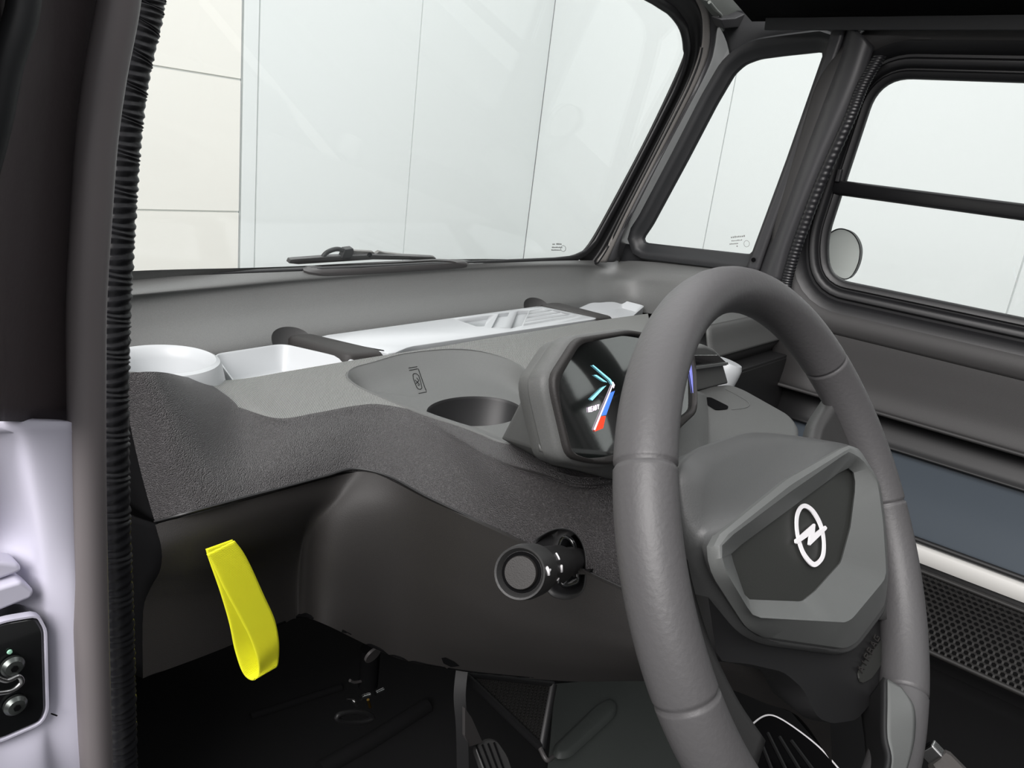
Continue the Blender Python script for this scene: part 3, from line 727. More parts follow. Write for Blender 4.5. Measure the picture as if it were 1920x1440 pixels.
# thin ridge on the lid
ridge = [onto(lid, [(618+(845-618)*t, 634+(603-634)*t) for t in [i/20 for i in range(21)]], .0002)]
# dark notch tab where the dash top rises at the lid corner

# ================================================================ DISPLAY
DN = V((0.0,-math.cos(math.radians(21.5)),math.sin(math.radians(21.5)))); DD = DN.dot(V((-.27,.14,1.0)))
def dpx(px, d=0): return [at(x, y, DN, DD+d) for x, y in px]
disp = thing('instrument_display', (-.26,.16,.95), 'driver display in grey housing on dashboard behind the wheel rim', 'display')
bz = dpx([(1083,634),(1182,619),(1262,634),(1300,652),(1307,700),(1308,772),(1264,813),(1150,870),(1104,866),(1076,858),(1066,846),(1040,735),(1038,705)])
bz = resamp(rpoly(bz, .008, 5), 120); bc = cen(bz)
inn = dpx([(1089,644),(1182,627),(1258,640),(1297,656),(1304,700),(1305.5,766),(1262,800),(1150,856),(1103,860),(1082,852),(1073,843),(1052,762),(1048,715)])
inn = alignring(bz, resamp(rpoly(inn, .008, 5), 120))
rings('bezel', [[p-DN*.008 for p in offs(bz, DN, .0005, bc)], [p-DN*.002 for p in offs(bz, DN, .0005, bc)], [p for p in bz], [p+DN*.0006 for p in offs(bz, DN, -.0018, bc)], [p-DN*.0005 for p in inn], [p-DN*.004 for p in inn]], M_low, disp, sharp=60)
prism('screen_glass', [p-DN*.0035 for p in inn], -DN*.003, M_scr, disp, smooth=False)
# housing behind: follows the bezel backwards and shrinks
def sh(k, d, dz=0): return [bc+(p-bc)*k-DN*d+V((0,0,dz)) for p in bz]
rings('housing', [sh(1.0,.004), sh(1.035,.0055), sh(1.05,.009), sh(1.05,.018), sh(1.03,.0195), sh(1.025,.021), sh(1.01,.030), sh(.92,.036,-.002)], M_soft, disp, False, True, sharp=50)
ft0 = resamp(rpoly(ats([(1000,700),(1180,690),(1340,760),(1300,850),(1150,880),(1030,862)], 'Z', .955), .012, 5), 80)
ft = [G(985,700,.918), G(1150,680,.915), G(1330,730,.92), G(1330,880,.94), G(1150,905,.944), G(1030,872,.940), G(937,822,.916)]
foot_t = [sh(.93,.052)[i] for i in range(0,120,1)]
fa = resamp(rpoly(ft, .01, 5), 120); fa = alignring(foot_t, fa)
if (fa[10]-foot_t[10]).length > (fa[-10]-foot_t[10]).length: fa = [fa[0]]+fa[:0:-1]
fc = cen(fa); fm = [a.lerp(b, .45).lerp(fc, .0) for a, b in zip(foot_t, fa)]
# pedestal as a hull between housing bottom and dash surface
pd_t = dpx([(1000,720),(1012,660),(1050,642)], -.05)
bm = bmesh.new()
hp = [at(996,712,DN,DD-.03), at(998,790,DN,DD-.03), at(1012,846,DN,DD-.02), at(1040,680,DN,DD-.034), at(1180,700,DN,DD-.034), at(1270,720,DN,DD-.03), at(1280,800,DN,DD-.02), at(1150,868,DN,DD-.012), at(1040,864,DN,DD-.014),
      G(940,822,.912), G(1010,760,.905), G(1150,700,.905), G(1330,740,.905), G(1330,880,.93), G(1150,900,.935), G(1033,872,.930), G(988,850,.918)]
for p in hp: bm.verts.new(p)
bmesh.ops.convex_hull(bm, input=bm.verts); bmesh.ops.delete(bm, geom=[v for v in bm.verts if not v.link_faces], context='VERTS')
me = bpy.data.meshes.new('pedestal'); bm.to_mesh(me); bm.free(); finish('pedestal', me, M_soft, disp, bevel=.004, smooth=True, sharp=30)
# what the screen shows
def lit(name, px, m_): return prism(name, dpx(px, -.0029), DN*.0004, m_, disp, smooth=False)
lit('lit_ray', [(1110,685),(1112,684.5),(1144,711),(1150,720),(1148,722),(1142,713)], M_cyan)
lit('lit_ray', [(1113,703),(1118,703),(1138,717),(1131,715)], M_cyan)
lit('lit_ray', [(1106,748),(1110,751),(1136,723),(1128,727)], M_cyan)
lit('lit_ray', [(1113,805),(1115,807),(1149,722),(1148,721)], M_litw)
lit('battery_gauge_red', [(1115,809),(1127,781),(1135,780),(1130,803)], M_red)
lit('battery_gauge_blue', [(1128,779),(1144,737),(1152,733),(1136,778)], M_blu)
lit('lit_edge', [(1286,652),(1291,652),(1297,666),(1302,700),(1305,760),(1302,757)], M_vio)
lit('lit_edge', [(1146,716),(1149,716),(1152,722),(1150,728)], M_litw)
# READY
RL = {'R':[((0,0),(0,1)),((0,1),(.6,.9)),((.6,.9),(.6,.55)),((.6,.55),(0,.5)),((.2,.5),(.65,0))],'E':[((0,0),(0,1)),((0,1),(.6,1)),((0,.5),(.5,.5)),((0,0),(.6,0))],
 'A':[((0,0),(.3,1)),((.3,1),(.65,0)),((.12,.35),(.5,.35))],'D':[((0,0),(0,1)),((0,1),(.5,.8)),((.5,.8),(.5,.2)),((.5,.2),(0,0))],'Y':[((0,1),(.3,.5)),((.6,1),(.3,.5)),((.3,.5),(.3,0))],
 'I':[((.3,0),(.3,1))],'B':[((0,0),(0,1)),((0,1),(.5,.9)),((.5,.9),(.5,.55)),((.5,.55),(0,.5)),((.5,.5),(.6,.1)),((.6,.1),(0,0))],'G':[((.6,.9),(0,.8)),((0,.8),(0,.1)),((0,.1),(.6,.1)),((.6,.1),(.6,.5)),((.6,.5),(.3,.5))]}
def letters(name, txt, px0, px1, h, m_, parent, toP, r=.0005):
    """stroke letters between two image points; toP maps pixel to place"""
    Vs = []; Fs = []; n = len(txt)
    ux = V((px1[0]-px0[0], px1[1]-px0[1], 0))/n; upv = V(h+(0,)) if len(h) == 2 else V(h)
    for i, ch in enumerate(txt):
        for a, b in RL[ch]:
            pts = []
            for q in (a, b): p = V((px0[0],px0[1],0))+ux*(i+q[0])+upv*q[1]; pts.append(toP(p.x, p.y))
            if None in pts or (pts[1]-pts[0]).length < 1e-6: continue
            RG = sweep(pts, circ(r, 4)); k = len(Vs)
            for g in RG: Vs += g
            for j in range(4): Fs.append((k+j, k+(j+1)%4, k+4+(j+1)%4, k+4+j))
    return mesh(name, Vs, Fs, m_, parent, smooth=False)
letters('ready_text', 'READY', (1104,773), (1125,766), (-.5,-8.5), M_litw, disp, lambda x, y: at(x, y, DN, DD-.0028), .00035)

# ================================================================ SWITCH POD
pod = thing('switch_pod', (0,.3,.86), 'flat grey switch pod right of display with slot and raised black rail', 'switch panel')
zp = .915
top_px = [(1262,800),(1300,735),(1368,719),(1392,727),(1484,778),(1498,800),(1494,822),(1410,812),(1330,822),(1290,835)]
tp = ats([(1240,820),(1296,733),(1368,718),(1395,728),(1478,774),(1496,790),(1500,830),(1420,835),(1330,845),(1280,850)], 'Z', zp)
tp = ats([(1244,815),(1240,730),(1368,718),(1398,729),(1486,778),(1499,800),(1496,830),(1400,850),(1315,832)], 'Z', zp)
tpo = resamp(rpoly(tp, .014, 6), 120); tc_ = cen(tpo)
rings('pod_body', [[p+V((0,.0,-.05)) for p in offs(tpo, AX['Z'], -.002, tc_)], [p+V((0,0,-.010)) for p in offs(tpo, AX['Z'], .001, tc_)], [p+V((0,0,-.004)) for p in tpo], [p+V((0,0,-.001)) for p in offs(tpo, AX['Z'], -.004, tc_)], offs(tpo, AX['Z'], -.009, tc_)], M_soft, pod, True, True, sharp=60)
sl = ats([(1308,747),(1332,745),(1366,762),(1364,767),(1342,769)], 'Z', zp+.0008)
prism('usb_slot', resamp(rpoly(sl, .003, 3), 30), (0,0,.0004), M_void, pod, smooth=False)
pl = cr(ats([(1360,729),(1385,742),(1404,755),(1399,764),(1372,768)], 'Z', zp+.0004), 30)
tube('lid_line', pl, .0007, M_padgrey, pod, n=5)
fb = at(1368,720,'Z',zp)
def bk(px, Y): return ats(px, 'Y', Y)
Yk = at(1330,728,'Z',zp).y
kb = thing('selector_block', (0,Yk,zp), 'grey block with glossy black rail standing behind the switch pod', 'switch block')
bo = bk([(1240,745),(1240,650),(1291,649),(1325,648),(1341,655),(1353,667),(1368,720),(1310,734)], Yk)
rings('block_body', [bo, [p+V((0,.045,.0)) for p in bo]], M_soft, kb, True, True, bevel=.004, smooth=True)
prism('gloss_rail', [p+V((0,-.001,0)) for p in bk([(1240,667),(1300,664),(1340,664),(1348,670),(1357,678),(1358,684),(1300,691),(1240,697)], Yk)], (0,-.003,0), M_gloss, kb, bevel=.001, smooth=False)
prism('rail_edge', [p+V((0,-.0045,0)) for p in bk([(1240,690),(1300,684),(1356,677),(1357,681),(1300,689),(1240,696)], Yk)], (0,-.002,0), M_padgrey, kb, smooth=False)
wc = at(1360,697,'Y',Yk+.06)
tag(lathe('white_cup', [(.0001,-(wc.z-.8705)),(.016,-(wc.z-.8705)),(.0205,-.02),(.0215,.0),(.021,.010),(.018,.016),(.0001,.0165)], wc, (.15,-.2,1), M_whiteT, n=48), 'white rounded cup tray end peeking out behind selector block', 'cup holder')

# ================================================================ STALK
st = thing('control_stalk', (-.40,.11,.9), 'black control stalk with round end button left of the steering column', 'stalk')
kc = at(974,1074,'X',-.435); base_ = at(1068,1052,'X',-.308)
ax = (kc-base_).normalized(); Ls = (kc-base_).length
kr = .0143*((kc-CAM).length/.40)
lathe('stalk_shaft', [(.0001,-.02),(.0105,-.02),(.0105,Ls*.24),(.0130,Ls*.28),(.0138,Ls*.80),(.0001,Ls*.81)], base_, ax, M_black, st, n=48)
lathe('stalk_knob', [(.0001,Ls*.78),(kr*.95,Ls*.78),(kr*.98,Ls*.80),(kr*1.0,Ls*.92),(kr*.97,Ls*.96),(kr*.93,Ls),(kr*.86,Ls-.0005),(kr*.74,Ls-.0052),(.0001,Ls-.0060)], base_, ax, M_spoke, st, n=64)
lathe('end_button', [(.0001,Ls-.008),(kr*.60,Ls-.008),(kr*.60,Ls-.0024),(kr*.57,Ls-.0014),(.0001,Ls-.0012)], base_, ax, M_low, st, n=48)
lathe('button_groove', [(.0001,Ls-.0078),(kr*.73,Ls-.0046),(kr*.55,Ls-.0046),(.0001,Ls-.0077)], base_, ax, M_void, st, n=48)
kn = [o for o in bpy.data.objects if o.name.startswith('stalk_knob')][0]; shf = [o for o in bpy.data.objects if o.name.startswith('stalk_shaft')][0]
def mark(pts, o, parent, nm, r=.0007):
    P = onto(o, pts, .0003)
    if len(P) > 1: rings(nm, sweep(P, circ(r, 6)), M_white, parent, True, True)
mark([(1042,1038),(1046,1045),(1048,1050)], shf, st, 'ring_mark'); mark([(1051,1060),(1052,1072)], shf, st, 'ring_mark', .0011)
mark([(1044,1088),(1047,1084),(1046,1092)], shf, st, 'ring_mark', .0004); mark([(1024,1064),(1027,1071),(1028,1078)], kn, st, 'lamp_symbol', .0011); mark([(1031,1068),(1028,1073)], kn, st, 'lamp_symbol', .0007)

# ================================================================ PULL STRAP
def ribbon(name, A, B, th, m_, parent=None, n=90):
    a, b = cr(A, n), cr(B, n)
    G_ = [[p.lerp(q, t) for t in (0,.08,.5,.92,1)] for p, q in zip(a, b)]
    return gridmesh(name, G_, m_, parent, solid=th, soff=0)
sy = .372
la = ats([(388,1040),(400,1060),(418,1100),(446,1152),(470,1200),(483,1238)], 'Y', sy-.012)+ats([(484,1262),(474,1275)], 'Y', sy-.008)+ats([(456,1262)], 'Y', sy)+ats([(441,1220),(430,1168),(413,1110),(392,1050),(386,1030)], 'Y', sy+.006)
lb = ats([(440,1014),(455,1034),(470,1062),(494,1115),(514,1160),(522,1200)], 'Y', sy-.012)+ats([(522,1232),(518,1250)], 'Y', sy-.008)+ats([(505,1245)], 'Y', sy)+ats([(490,1200),(480,1150),(463,1092),(442,1032),(436,1012)], 'Y', sy+.006)
tag(ribbon('pull_strap', la, lb, .0014, M_yellow), 'bright yellow webbing pull loop hanging under the dashboard', 'strap')

# ================================================================ STEERING WHEEL
WC = V((-.28,0,.95)); wt_ = math.radians(30)
E1 = V((1,0,0)); E2 = V((0,math.sin(wt_),math.cos(wt_))); EN = V((0,-math.cos(wt_),math.sin(wt_)))
def W(a, b, d): return WC+E1*a+E2*b+EN*d
def wl(x, y, d): p = at(x, y, EN, EN.dot(WC)+d)-WC; return p.dot(E1), p.dot(E2)
def wpx(x, y, d): return at(x, y, EN, EN.dot(WC)+d)
wheel = thing('steering_wheel', WC, 'dark grey leather steering wheel with thick rim and white circle-and-bolt emblem', 'steering wheel')
RR = .1705
seams = []
for (x, y) in ((1198,870),(1547,684),(1672,934),(1288,1302),(1682,1284)):
    a, b = wl(x, y, 0); seams.append(math.atan2(b, a))
N = 900; RG = []
for i in range(N+1):
    a = 2*math.pi*i/N; r = .0152
    g = 0
    for s_ in seams:
        d = abs((a-s_+math.pi)%(2*math.pi)-math.pi)*RR
        g = max(g, math.exp(-(d/.0009)**2))
    r -= .0016*g
    c = (math.cos(a), math.sin(a)); ring = []
    for k in range(28):
        t = 2*math.pi*k/28
        ring.append(W(c[0]*(RR+r*math.cos(t)), c[1]*(RR+r*math.cos(t)), r*1.12*math.sin(t)))
    RG.append(ring)
rings('rim', RG, M_leather, wheel, recalc=True)
# airbag pad: rings of traced outlines, each at its own depth over the wheel plane
def wring(px, d, n=120, rad=.006, k=1.0, shift=(0,0)):
    P = [wpx(x, y, d if not isinstance(d, list) else d[i]) for i, (x, y) in enumerate(px)]
    P = resamp(rpoly(P, rad, 5), 600); c = wpx(1500,1010,.008); out = []
    A = [(math.atan2((p-c).dot(E2), (p-c).dot(E1)), p) for p in P]
    for i in range(n):
        a = 2*math.pi*i/n-math.pi; out.append(min(A, key=lambda q: abs((q[0]-a+math.pi)%(2*math.pi)-math.pi))[1].copy())
    return out
panel_px = [(1366,1037),(1585,876),(1598,884),(1602,910),(1592,990),(1574,1055),(1553,1078),(1526,1108),(1501,1128),(1396,1124),(1374,1060)]
bev_px = [(1350,1030),(1358,1015),(1478,925),(1592,846),(1618,862),(1646,905),(1656,980),(1662,1075),(1658,1088),(1598,1160),(1585,1167),(1418,1158),(1408,1150),(1360,1070)]
rid_px = [(1336,1030),(1342,1008),(1475,899),(1590,834),(1612,842),(1650,905),(1661,985),(1665,1090),(1660,1134),(1606,1205),(1585,1216),(1446,1196),(1412,1178),(1346,1075)]
out_px = [(1278,890),(1284,868),(1312,843),(1400,812),(1440,811),(1500,818),(1575,830),(1606,838),(1646,895),(1663,985),(1668,1100),(1664,1140),(1608,1214),(1585,1226),(1444,1206),(1404,1186),(1330,1085),(1292,1000)]
R_pan = wring(panel_px, .005, rad=.003); R_pan2 = wring(panel_px, .0065, rad=.003)
R_bev = wring(bev_px, .017, rad=.004)
R_rid = wring(rid_px, [.014,.015,.016,.015,.012,.004,.003,.002,.001,.000,.000,.001,.004,.012], rad=.008)
R_out = wring(out_px, [.004,.004,.004,.004,.004,.003,.001,.000,-.003,-.006,-.008,-.008,-.009,-.009,-.008,-.007,-.004,.001], rad=.012)
R_bev2 = [a.lerp(b, .12) for a, b in zip(R_bev, R_pan2)]
prism('badge_panel', [p-EN*.0 for p in R_pan], -EN*.003, M_panel, wheel, smooth=False)
rings('pad_bezel', [R_pan, [p+EN*.001 for p in R_pan2], R_bev2, R_bev, [a.lerp(b,.5)+EN*.001 for a, b in zip(R_bev, R_rid)], R_rid, [p-EN*.004 for p in R_rid]], M_padgrey, wheel, sharp=28)
rr0 = [p-EN*.003 for p in R_rid]; cc = cen(R_out)
rings('airbag_pad', [rr0, [a.lerp(b,.25)+EN*-.0015 for a, b in zip(rr0, R_out)], [a.lerp(b,.7)+EN*.001 for a, b in zip(rr0, R_out)], R_out, [p-EN*.004 for p in offs(R_out, EN, .001, cc)], [cc+(p-cc)*.97-EN*.018 for p in R_out]], M_pad, wheel, sharp=70)
# dark hub behind the pad
hb_ = [wpx(x, y, -.014) for x, y in ((1300,900),(1420,860),(1560,870),(1640,930),(1672,1130),(1668,1268),(1628,1325),(1606,1350),(1560,1357),(1532,1346),(1507,1292),(1470,1260),(1400,1244),(1345,1240),(1325,1100))]
hbr = resamp(rpoly(hb_, .008, 6), 120)
hcx = cen(hbr)
rings('hub_shell', [hbr, [hcx+(p-hcx)*.99-EN*.012 for p in hbr], [hcx+(p-hcx)*.86-EN*.03 for p in hbr], [hcx+(p-hcx)*.55-EN*.045 for p in hbr]], M_black, wheel, True, True, sharp=60)
def spoke(name, pts_hub, pts_rim, m_, th=.014):
    """pts: (a, b, d) pairs from hub side to rim side"""
    A = [W(*p) for p in pts_hub]; B = [W(*p) for p in pts_rim]
    mid_ = [a.lerp(b,.5)+EN*-.004 for a, b in zip(A, B)]
    return gridmesh(name, surf([A, mid_, B], 24, 12), m_, wheel, face=WC+EN*.5, solid=th)
def arc(a0, a1, n, r=RR-.006, d=-.003): return [(r*math.cos(math.radians(a0+(a1-a0)*i/(n-1))), r*math.sin(math.radians(a0+(a1-a0)*i/(n-1))), d) for i in range(n)]
spoke('spoke', [(.105,.045,-.012),(.118,.03,-.010),(.12,-.01,-.010),(.11,-.05,-.010),(.09,-.085,-.012)], arc(26,-38,5), M_spoke)
spoke('spoke', [(-.105,.045,-.012),(-.118,.03,-.010),(-.12,-.01,-.010),(-.11,-.05,-.010),(-.09,-.085,-.012)], arc(154,218,5), M_spoke)
def wr(px, d): return [wpx(x, y, d[k]) for k, (x, y) in enumerate(px)]
sp1 = wr([(1622,1330),(1624,1352),(1630,1400),(1630,1460),(1600,1520)], [-.022,-.022,-.018,-.006,.004])
sp2 = wr([(1664,1273),(1664,1320),(1664,1380),(1672,1430),(1650,1510)], [.004,.008,.012,.016,.018])
sp3 = wr([(1690,1288),(1714,1325),(1716,1380),(1702,1440),(1680,1500)], [.010,.0175,.018,.018,.018])
gridmesh('spoke', surf([sp1, sp2], 24, 8, True), M_black, wheel, face=WC+EN*.5, solid=.003)
gridmesh('spoke_trim', surf([sp2, sp3], 24, 8, True), M_padgrey, wheel, face=WC+EN*.5, solid=.003)
pl_ = resamp(rpoly([wpx(x, y, -.0135) for x, y in ((1612,1282),(1606,1262),(1622,1235),(1660,1188),(1669,1196),(1665,1226),(1632,1272))], .004, 4), 50)
prism('text_plate', pl_, EN*.001, M_panel, wheel, smooth=False)
# emblem: ring and bolt on the panel
ed = .0068
er = resamp(cr([wpx(x, y, ed) for x, y in ((1508,944.5),(1525,956),(1540,983),(1546,1015),(1544,1045),(1530,1062),(1518,1060),(1502,1038),(1492,1005),(1490,972),(1496,952))], 80, True), 96)
ei = resamp(cr([wpx(x, y, ed) for x, y in ((1508,953),(1521,962),(1535,987),(1541,1015),(1539,1041),(1529,1053),(1520,1051),(1506,1032),(1497,1003),(1495,976),(1500,958))], 80, True), 96)
em = thing('emblem', wpx(1518,1003,ed), '', ''); 
for k in ('label','category'): del em[k]
em.parent = wheel; em.location = ORG[em]-ORG[wheel]
ec = cen(er)
A_, B_ = wl(1490,1000,ed), wl(1547,1000,ed)
rings('emblem_ring', [er, [p+EN*.0008 for p in er], [p+EN*.0008 for p in ei], ei], M_white, em, sharp=40)
bolt = [(1489,1012),(1493,1009),(1524,982),(1526,984),(1524.5,1001),(1545,986),(1548,990),(1547,993),(1516,1023),(1514,1021),(1515.5,1004),(1492,1020),(1489.5,1018)]
prism('emblem_bolt', [wpx(x, y, ed) for x, y in bolt], EN*.0011, M_white, em, smooth=False)
# AIRBAG embossing on the right lower side
letters('airbag_text', 'AIRBAG', (1617,1262), (1652,1192), (-10,-8), M_low, wheel, lambda x, y: wpx(x, y, -.012), .0006)

# column shroud under the wheel
CA = -EN
def cp_(a, b, d): return WC+E1*a+E2*b-EN*d
sec0 = [(-.052,.03),(0,.045),(.052,.03),(.062,-.02),(.05,-.085),(0,-.10),(-.05,-.085),(-.062,-.02)]
RGc = []
for d, k in ((.04,.5),(.07,.42),(.11,.34)): RGc.append(cr([cp_(a*k, b*k-.015, d) for a, b in sec0], 64, True))
tag(rings('column_shroud', RGc, M_low, None, True, True, sharp=60), 'dark brown-grey shroud round the column below steering wheel hub', 'steering column')

# ================================================================ NEAR DOOR PILLAR, SEAL, BODY, LATCH
JY = .17
sp = [(345,-420),(306,-180),(279,-30),(269,30),(245,140),(230,260),(221,400),(213,560),(210,700),(211,850),(215,1000),(221,1150),(226,1300),(230,1440),(236,1640),(246,1950)]
NS = 620
P = cr([at(x, y, 'Y', JY+.035) for x, y in sp], NS)
RG = []
for i, p in enumerate(P):
    wob = .0005*math.sin(i*1.9)+.0004*math.sin(i*.77)
    b = 1+(.10 if i%4 in (0,1) else -.06)
    t = (P[min(i+1,NS-1)]-P[max(i-1,0)]).normalized(); s = t.cross(V((0,1,0))).normalized()
    ring = []
    for k in range(16):
        a = 2*math.pi*k/16
        ring.append(p+s*(math.cos(a)*(.0070)*(1+(b-1)*.4)+wob*.3)+V((0,-1,0))*(math.sin(a)*.0055*b)+t*(.0012*math.sin(a+i*.3)))
    RG.append(ring)
tag(rings('door_opening_seal', RG, M_seal, None, True, True), 'thick black ribbed rubber seal round the near door opening', 'rubber seal')
tp_ = [(290,-420),(254,-180),(228,-30),(219,30),(198,140),(182,260),(172,400),(163,560),(162,700),(163,850),(166,1000),(170,1150),(175,1300),(180,1440),(188,1640),(200,1950)]
P = cr([at(x, y, 'Y', JY) for x, y in tp_], 120)
tag(rings('pillar_tube_trim', sweep(P, circ(.0059, 20, .0068)), mat('near_trim', (104,99,100), .42), None, True, True), 'smooth grey rounded trim running beside the near ribbed seal', 'trim')
# black outer pillar cover
rows = []
for xs_, d in (((-60,-60,-60,-60,-60),.13),((10,8,4,0,0),.15),((60,50,30,20,15),.158),((130,105,85,75,70),.172),((205,170,150,143,142),.178)):
    rows.append([at(xs_[0]+(75 if xs_[0] > -60 else 10), -420, 'Y', d)]+[at(x, y, 'Y', d) for x, y in zip(xs_, (-40,160,400,600,790))])
tag(gridmesh('pillar_cover', surf(rows, 30, 24), mat('pillar_cover', (66,58,60), .55, bump=('noise',200,.2,.001)), face=CAM, solid=.005), 'soft black cover on near pillar above the pale body panel', 'pillar')
tube_ = at(30,0,'Y',.145)
tag(tube('cover_edge_roll', ats([(90,-420),(66,-200),(48,-40),(40,30),(12,120),(-12,240),(-50,380)], 'Y', .146), .0045, M_pildark, ns=30), 'dark rounded roll along outer edge of near pillar cover', 'trim')
body = thing('door_jamb', (-.67,.18,.88), 'pale lavender-white body jamb at lower left beside the grey trim', 'body panel')
rows = []
ys = (792,900,1000,1100,1200,1300,1370,1500,1650,1950)
def jr(xs_, ds):
    xs_ = list(xs_)+[xs_[-1]+10, xs_[-1]+30]; ds = list(ds)+[ds[-1]]*2
    return [at(x, y, 'Y', d) for x, y, d in zip(xs_, ys, ds)]
rows = [jr((-60,)*8, (.170,.175,.19,.19,.19,.19,.175,.16)), jr((-20,-25,0,0,0,0,0,0), (.168,.180,.192,.186,.184,.184,.175,.160)), jr((20,30,50,60,72,72,72,85), (.166,.176,.182,.180,.178,.178,.172,.162)),
        jr((60,66,78,92,94,98,100,112), (.166,.168,.170,.172,.174,.174,.172,.168)), jr((138,140,142,146,150,156,160,166), (.168,.168,.168,.168,.17,.17,.17,.17)), jr((150,152,155,158,160,165,168,172), (.176,)*8)]
gridmesh('jamb_panel', surf(rows, 60, 40), M_lav, body, face=CAM, solid=.004)
gridmesh('upper_return', surf([[at(x, 796, 'Y', .168) for x in (-60,0,70,138,150)], [at(x, 786, 'Y', .180) for x in (-60,0,70,138,150)]], 20, 4), M_lav, body, face=CAM, solid=.003)
jl = [p for p in ats([(-60,1085),(30,1070),(42,1062)], 'Y', .172)]
prism('jamb_step', ats([(-60,1060),(-10,1052),(38,1058),(44,1072),(-60,1110)], 'Y', .176), (0,.012,0), M_lav, body, bevel=.003)
prism('jamb_step', ats([(-60,1120),(40,1090),(66,1108),(60,1122),(-60,1170)], 'Y', .172), (0,.012,0), M_lav, body, bevel=.003)
lat = thing('door_latch', (-.69,.17,.9), 'black latch plate with two bolts set in the pale jamb', 'latch')
lp = resamp(rpoly(ats([(-60,1190),(8,1166),(66,1156),(80,1180),(84,1330),(74,1352),(0,1384),(-60,1398)], 'Y', .1705), .0022, 5), 90)
rings('latch_plate', [[p+V((0,.014,0)) for p in lp], lp, [p+V((0,-.0008,0)) for p in offs(lp, AX['Y'], -.0008, cen(lp))]], M_gloss, lat, True, True, sharp=40)
rings('plate_rim', [[p+V((0,.002,0)) for p in offs(lp, AX['Y'], .0016, cen(lp))], [p+V((0,-.0012,0)) for p in offs(lp, AX['Y'], .0012, cen(lp))], [p+V((0,-.0012,0)) for p in offs(lp, AX['Y'], .0004, cen(lp))], [p+V((0,.002,0)) for p in lp]], M_lav, lat, sharp=50)
for x, y in ((22,1247),(27,1320)):
    p = at(x, y, 'Y', .1692)
    bo_ = lathe('bolt', [(.0001,0),(.0042,0),(.0042,.0014),(.0030,.0028),(.0001,.0030)], p, (0,-1,0), mat('dark_steel', (96,100,98), .3, metal=.9), lat, n=28)
    tag_ = lathe('bolt_socket', [(.0001,.0029),(.0014,.0029),(.0014,.0033),(.0001,.0033)], p, (0,-1,0), M_void, bo_, n=6)
tube('striker_loop', ats([(-12,1268),(12,1276),(34,1268),(40,1280),(20,1295),(-12,1300)], 'Y', .166), .0010, M_chrome, lat, ns=40)
lathe('paint_dot', [(.0001,0),(.0010,0),(.0008,.0006),(.0001,.0007)], at(18,1222,'Y',.1693), (0,-1,0), mat('mint', (150,200,175), .5), lat, n=12)
tube('scratch', ats([(96,1338),(107,1342)], 'Y', .1685), .0003, M_void, body, n=6)

# ================================================================ FOOTWELL
ft_ = thing('footwell_lining', (0,.5,.36), 'black lining of the footwell below the dashboard', 'lining')
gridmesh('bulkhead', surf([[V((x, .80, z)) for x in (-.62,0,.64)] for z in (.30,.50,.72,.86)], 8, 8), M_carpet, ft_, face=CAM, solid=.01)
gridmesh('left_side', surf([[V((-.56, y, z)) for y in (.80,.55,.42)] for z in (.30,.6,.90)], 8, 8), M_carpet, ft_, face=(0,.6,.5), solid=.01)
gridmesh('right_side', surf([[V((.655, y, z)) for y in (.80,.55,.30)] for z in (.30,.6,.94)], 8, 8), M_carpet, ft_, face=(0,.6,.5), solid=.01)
tube('floor_ridge', [G(470,1345,.40), G(640,1290,.40)], .006, M_carpet, ft_)
tube('floor_ridge', [G(600,1445,.40), G(690,1395,.40), G(800,1325,.40)], .012, M_carpet, ft_)
fl_ = thing('cabin_floor', (.1,.1,.37), 'dark green-grey moulded cabin floor with raised ribs', 'car floor')
box('floor_pan', (.03,.10,.385), (1.24,1.5,.03), M_carpet, fl_, bevel=.004)
fo = ats([(1040,1285),(1300,1262),(1500,1500),(1020,1500),(1030,1400)], 'Z', .402)
prism('floor_plate', fo, (0,0,.004), M_floorc, fl_, bevel=.002, smooth=False)
rb = resamp(rpoly(ats([(1037,1400),(1120,1320),(1142,1312),(1158,1322),(1155,1342),(1068,1422),(1045,1424),(1036,1415)], 'Z', .408), .012, 5), 60)
rings('raised_rib', [rb, [p+V((0,0,.006)) for p in offs(rb, AX['Z'], -.004, cen(rb))], [p+V((0,0,.007)) for p in offs(rb, AX['Z'], -.008, cen(rb))]], M_floorc, fl_, False, True)
# pedal
pdl = thing('brake_pedal', (-.08,.40,.42), 'black brake pedal with grooved rubber pad hanging under dashboard', 'pedal')
tube('pedal_arm', [at(868,1240,'Y',.33), at(862,1300,'Y',.32), at(866,1360,'Y',.31), at(868,1450,'Y',.30)], 1, M_black, pdl, ns=30, sec=[(-.0065,-.004),(.0065,-.004),(.0065,.004),(-.0065,.004)])
prism('arm_web', ats([(872,1328),(884,1345),(905,1392),(880,1400),(872,1380)], 'Y', .300), (0,.004,0), M_tube, pdl, smooth=False)
pn = V((0,-.75,.66)).normalized(); pd0 = pn.dot(at(910,1410,'Y',.30))
pad = resamp(rpoly(ats([(884,1402),(905,1385),(925,1388),(945,1418),(965,1480),(915,1490)], pn, pd0), .006, 4), 60)
rings('pedal_pad', [pad, [p+pn*.006 for p in pad], [p+pn*.008 for p in offs(pad, pn, -.002, cen(pad))]], M_spoke, pdl, True, True, sharp=40)
for i in range(4):
    a = at(893+i*11,1398-i*2,pn,pd0+.0086); b = at(925+i*11,1480,pn,pd0+.0086); tube('groove', [a, b], .0012, M_void, pdl, n=6)
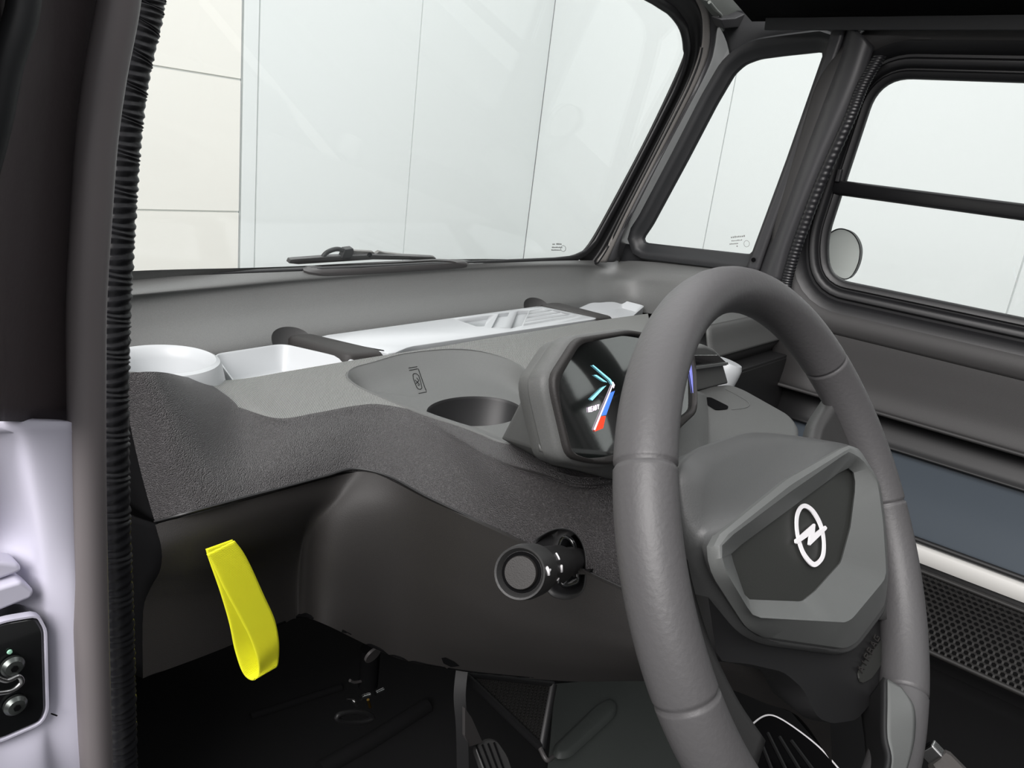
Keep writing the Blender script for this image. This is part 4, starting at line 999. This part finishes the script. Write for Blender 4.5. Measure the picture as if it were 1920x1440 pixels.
# metal linkage
lk = thing('brake_linkage', at(685,1290,'Y',.45)+V((0,0,-.02)), 'small shiny bolts and clips of pedal linkage in dark footwell', 'bracket')
def ly(x, y, d=.45): return at(x, y, 'Y', d)
tube('rod', [ly(695,1215), ly(690,1285)], .012, M_void, lk)
tube('lower_ring', [ly(640+34*math.cos(a)+25, 1345+10*math.sin(a)) for a in [math.pi*2*i/20 for i in range(20)]], .003, M_black, lk, closed=True)
tube('clamp', [ly(676,1308), ly(692,1303)], .0035, M_chrome, lk)
tube('pin', [ly(690,1312), ly(694,1326)], .0018, M_brass, lk)
tube('clip', [ly(651,1311), ly(660,1311), ly(664,1314)], .0012, M_chrome, lk)
tube('clip', [ly(663,1315), ly(668,1322)], .0024, M_chrome, lk)
tube('bolt', [ly(704,1300), ly(718,1293)], .0030, M_chrome, lk)
tube('collar', [ly(656,1276), ly(668,1279), ly(690,1272), ly(702,1258)], .0018, M_tube, lk, ns=16)
lathe('nut', [(.0001,0),(.010,0),(.010,.003),(.0001,.003)], ly(697,1226,.40), (0,-1,-.3), M_tube, lk, n=18)
# net between footwell and floor
fn = thing('footwell_net', G(980,1340,.46), 'black triangular mesh net beside the pedals', 'net pocket')
O_ = at(870,1272,'Y',.40); U_ = at(1030,1290,'Y',.40)-O_; W_ = at(1005,1430,'Y',.40)-O_
Vs = []
o_ = at(868,1262,'Y',.34); a_ = at(1036,1282,'Y',.31); b_ = at(1014,1402,'Y',.285)
def tri(o, a, b, n):
    Vs = []; Fs = []; nrm = (a-o).cross(b-o).normalized()
    def cord(p, q, r=.0007):
        t = (q-p).normalized(); s = t.cross(nrm)*r; k = len(Vs)
        for z in (p, q):
            for d_ in (s+nrm*r, s-nrm*r, -s-nrm*r, -s+nrm*r): Vs.append(z+d_)
        for i in range(4): Fs.append((k+i, k+(i+1)%4, k+4+(i+1)%4, k+4+i))
    for i in range(1, n):
        t = i/n; cord(o.lerp(a, t), b.lerp(a, t)) ; cord(o.lerp(b, t), a.lerp(b, t)); 
        cord(o.lerp(a, t), o.lerp(b, t))
    return Vs, Fs
vs_, fs_ = tri(o_, a_, b_, 22); mesh('mesh_netting', vs_, fs_, M_net, fn, smooth=False)
tube('hem', [a_, b_], .006, M_black, fn); tube('hem', [o_, b_], .005, M_black, fn); tube('hem', [o_, a_], .004, M_black, fn)
tube('cord_end', [at(1008,1392,'Y',.29), at(1024,1424,'Y',.27), at(1036,1420,'Y',.27)], .003, M_tube, fn, ns=12)
# tray with pale rim under the wheel
ut = thing('floor_tray', G(1490,1420,.5), 'black ribbed pad with thin white rim below steering column', 'floor pad')
Zu = .52
rim_ = cr(ats([(1385,1412),(1402,1370),(1420,1350),(1440,1341),(1462,1347),(1500,1372),(1540,1405),(1580,1450)], 'Z', Zu), 60)
tube('white_rim', rim_, .0011, M_white, ut, n=6)
prism('pad', rim_, (0,0,-.02), M_void, ut, smooth=False)
for i in range(4): tube('rib', [G(1418+i*22,1368+i*7,Zu+.001), G(1462+i*30,1480,Zu+.001)], .0022, M_black, ut, n=6)

# ================================================================ PARKING BRAKE LEVER
pb = thing('parking_brake_lever', at(1780,1420,'X',.0)+V((0,0,-.02)), 'worn grey parking brake lever with metal tip at lower right', 'hand brake')
p0 = at(1737,1400,'X',.0); p1 = at(1830,1500,'X',.0); d_ = (p1-p0).normalized()
lathe('grip', [(.0001,.012),(.0115,.012),(.0135,.016),(.0145,.045),(.0001,.046)], p0, d_, M_lever, pb, n=8)
lathe('grip_rear', [(.0001,.046),(.0135,.046),(.015,.052),(.016,.20),(.0001,.2)], p0, d_, M_lever, pb, n=10)
s_ = d_.cross(V((0,0,1))).normalized(); u2 = s_.cross(d_)
fr_ = [p0+s_*a+u2*b for a, b in ((-.008,-.010),(.004,-.010),(.004,.008),(-.008,.008))]
rings('release_tip', [[p+d_*.0 for p in fr_], [p+d_*.016 for p in fr_]], M_chrome, pb, True, True, bevel=.002, smooth=False)
prism('tip_opening', [p0-d_*.0005+s_*a+u2*b for a, b in ((-.005,-.006),(.001,-.006),(.001,.004),(-.005,.004))], -d_*.0004, M_void, pb, smooth=False)

# ================================================================ REST OF THE CABIN (behind the viewer, shades the inside)
rear = thing('cabin_rear', (0,-.95,.36), 'black cabin rear wall behind the seats', 'car body')
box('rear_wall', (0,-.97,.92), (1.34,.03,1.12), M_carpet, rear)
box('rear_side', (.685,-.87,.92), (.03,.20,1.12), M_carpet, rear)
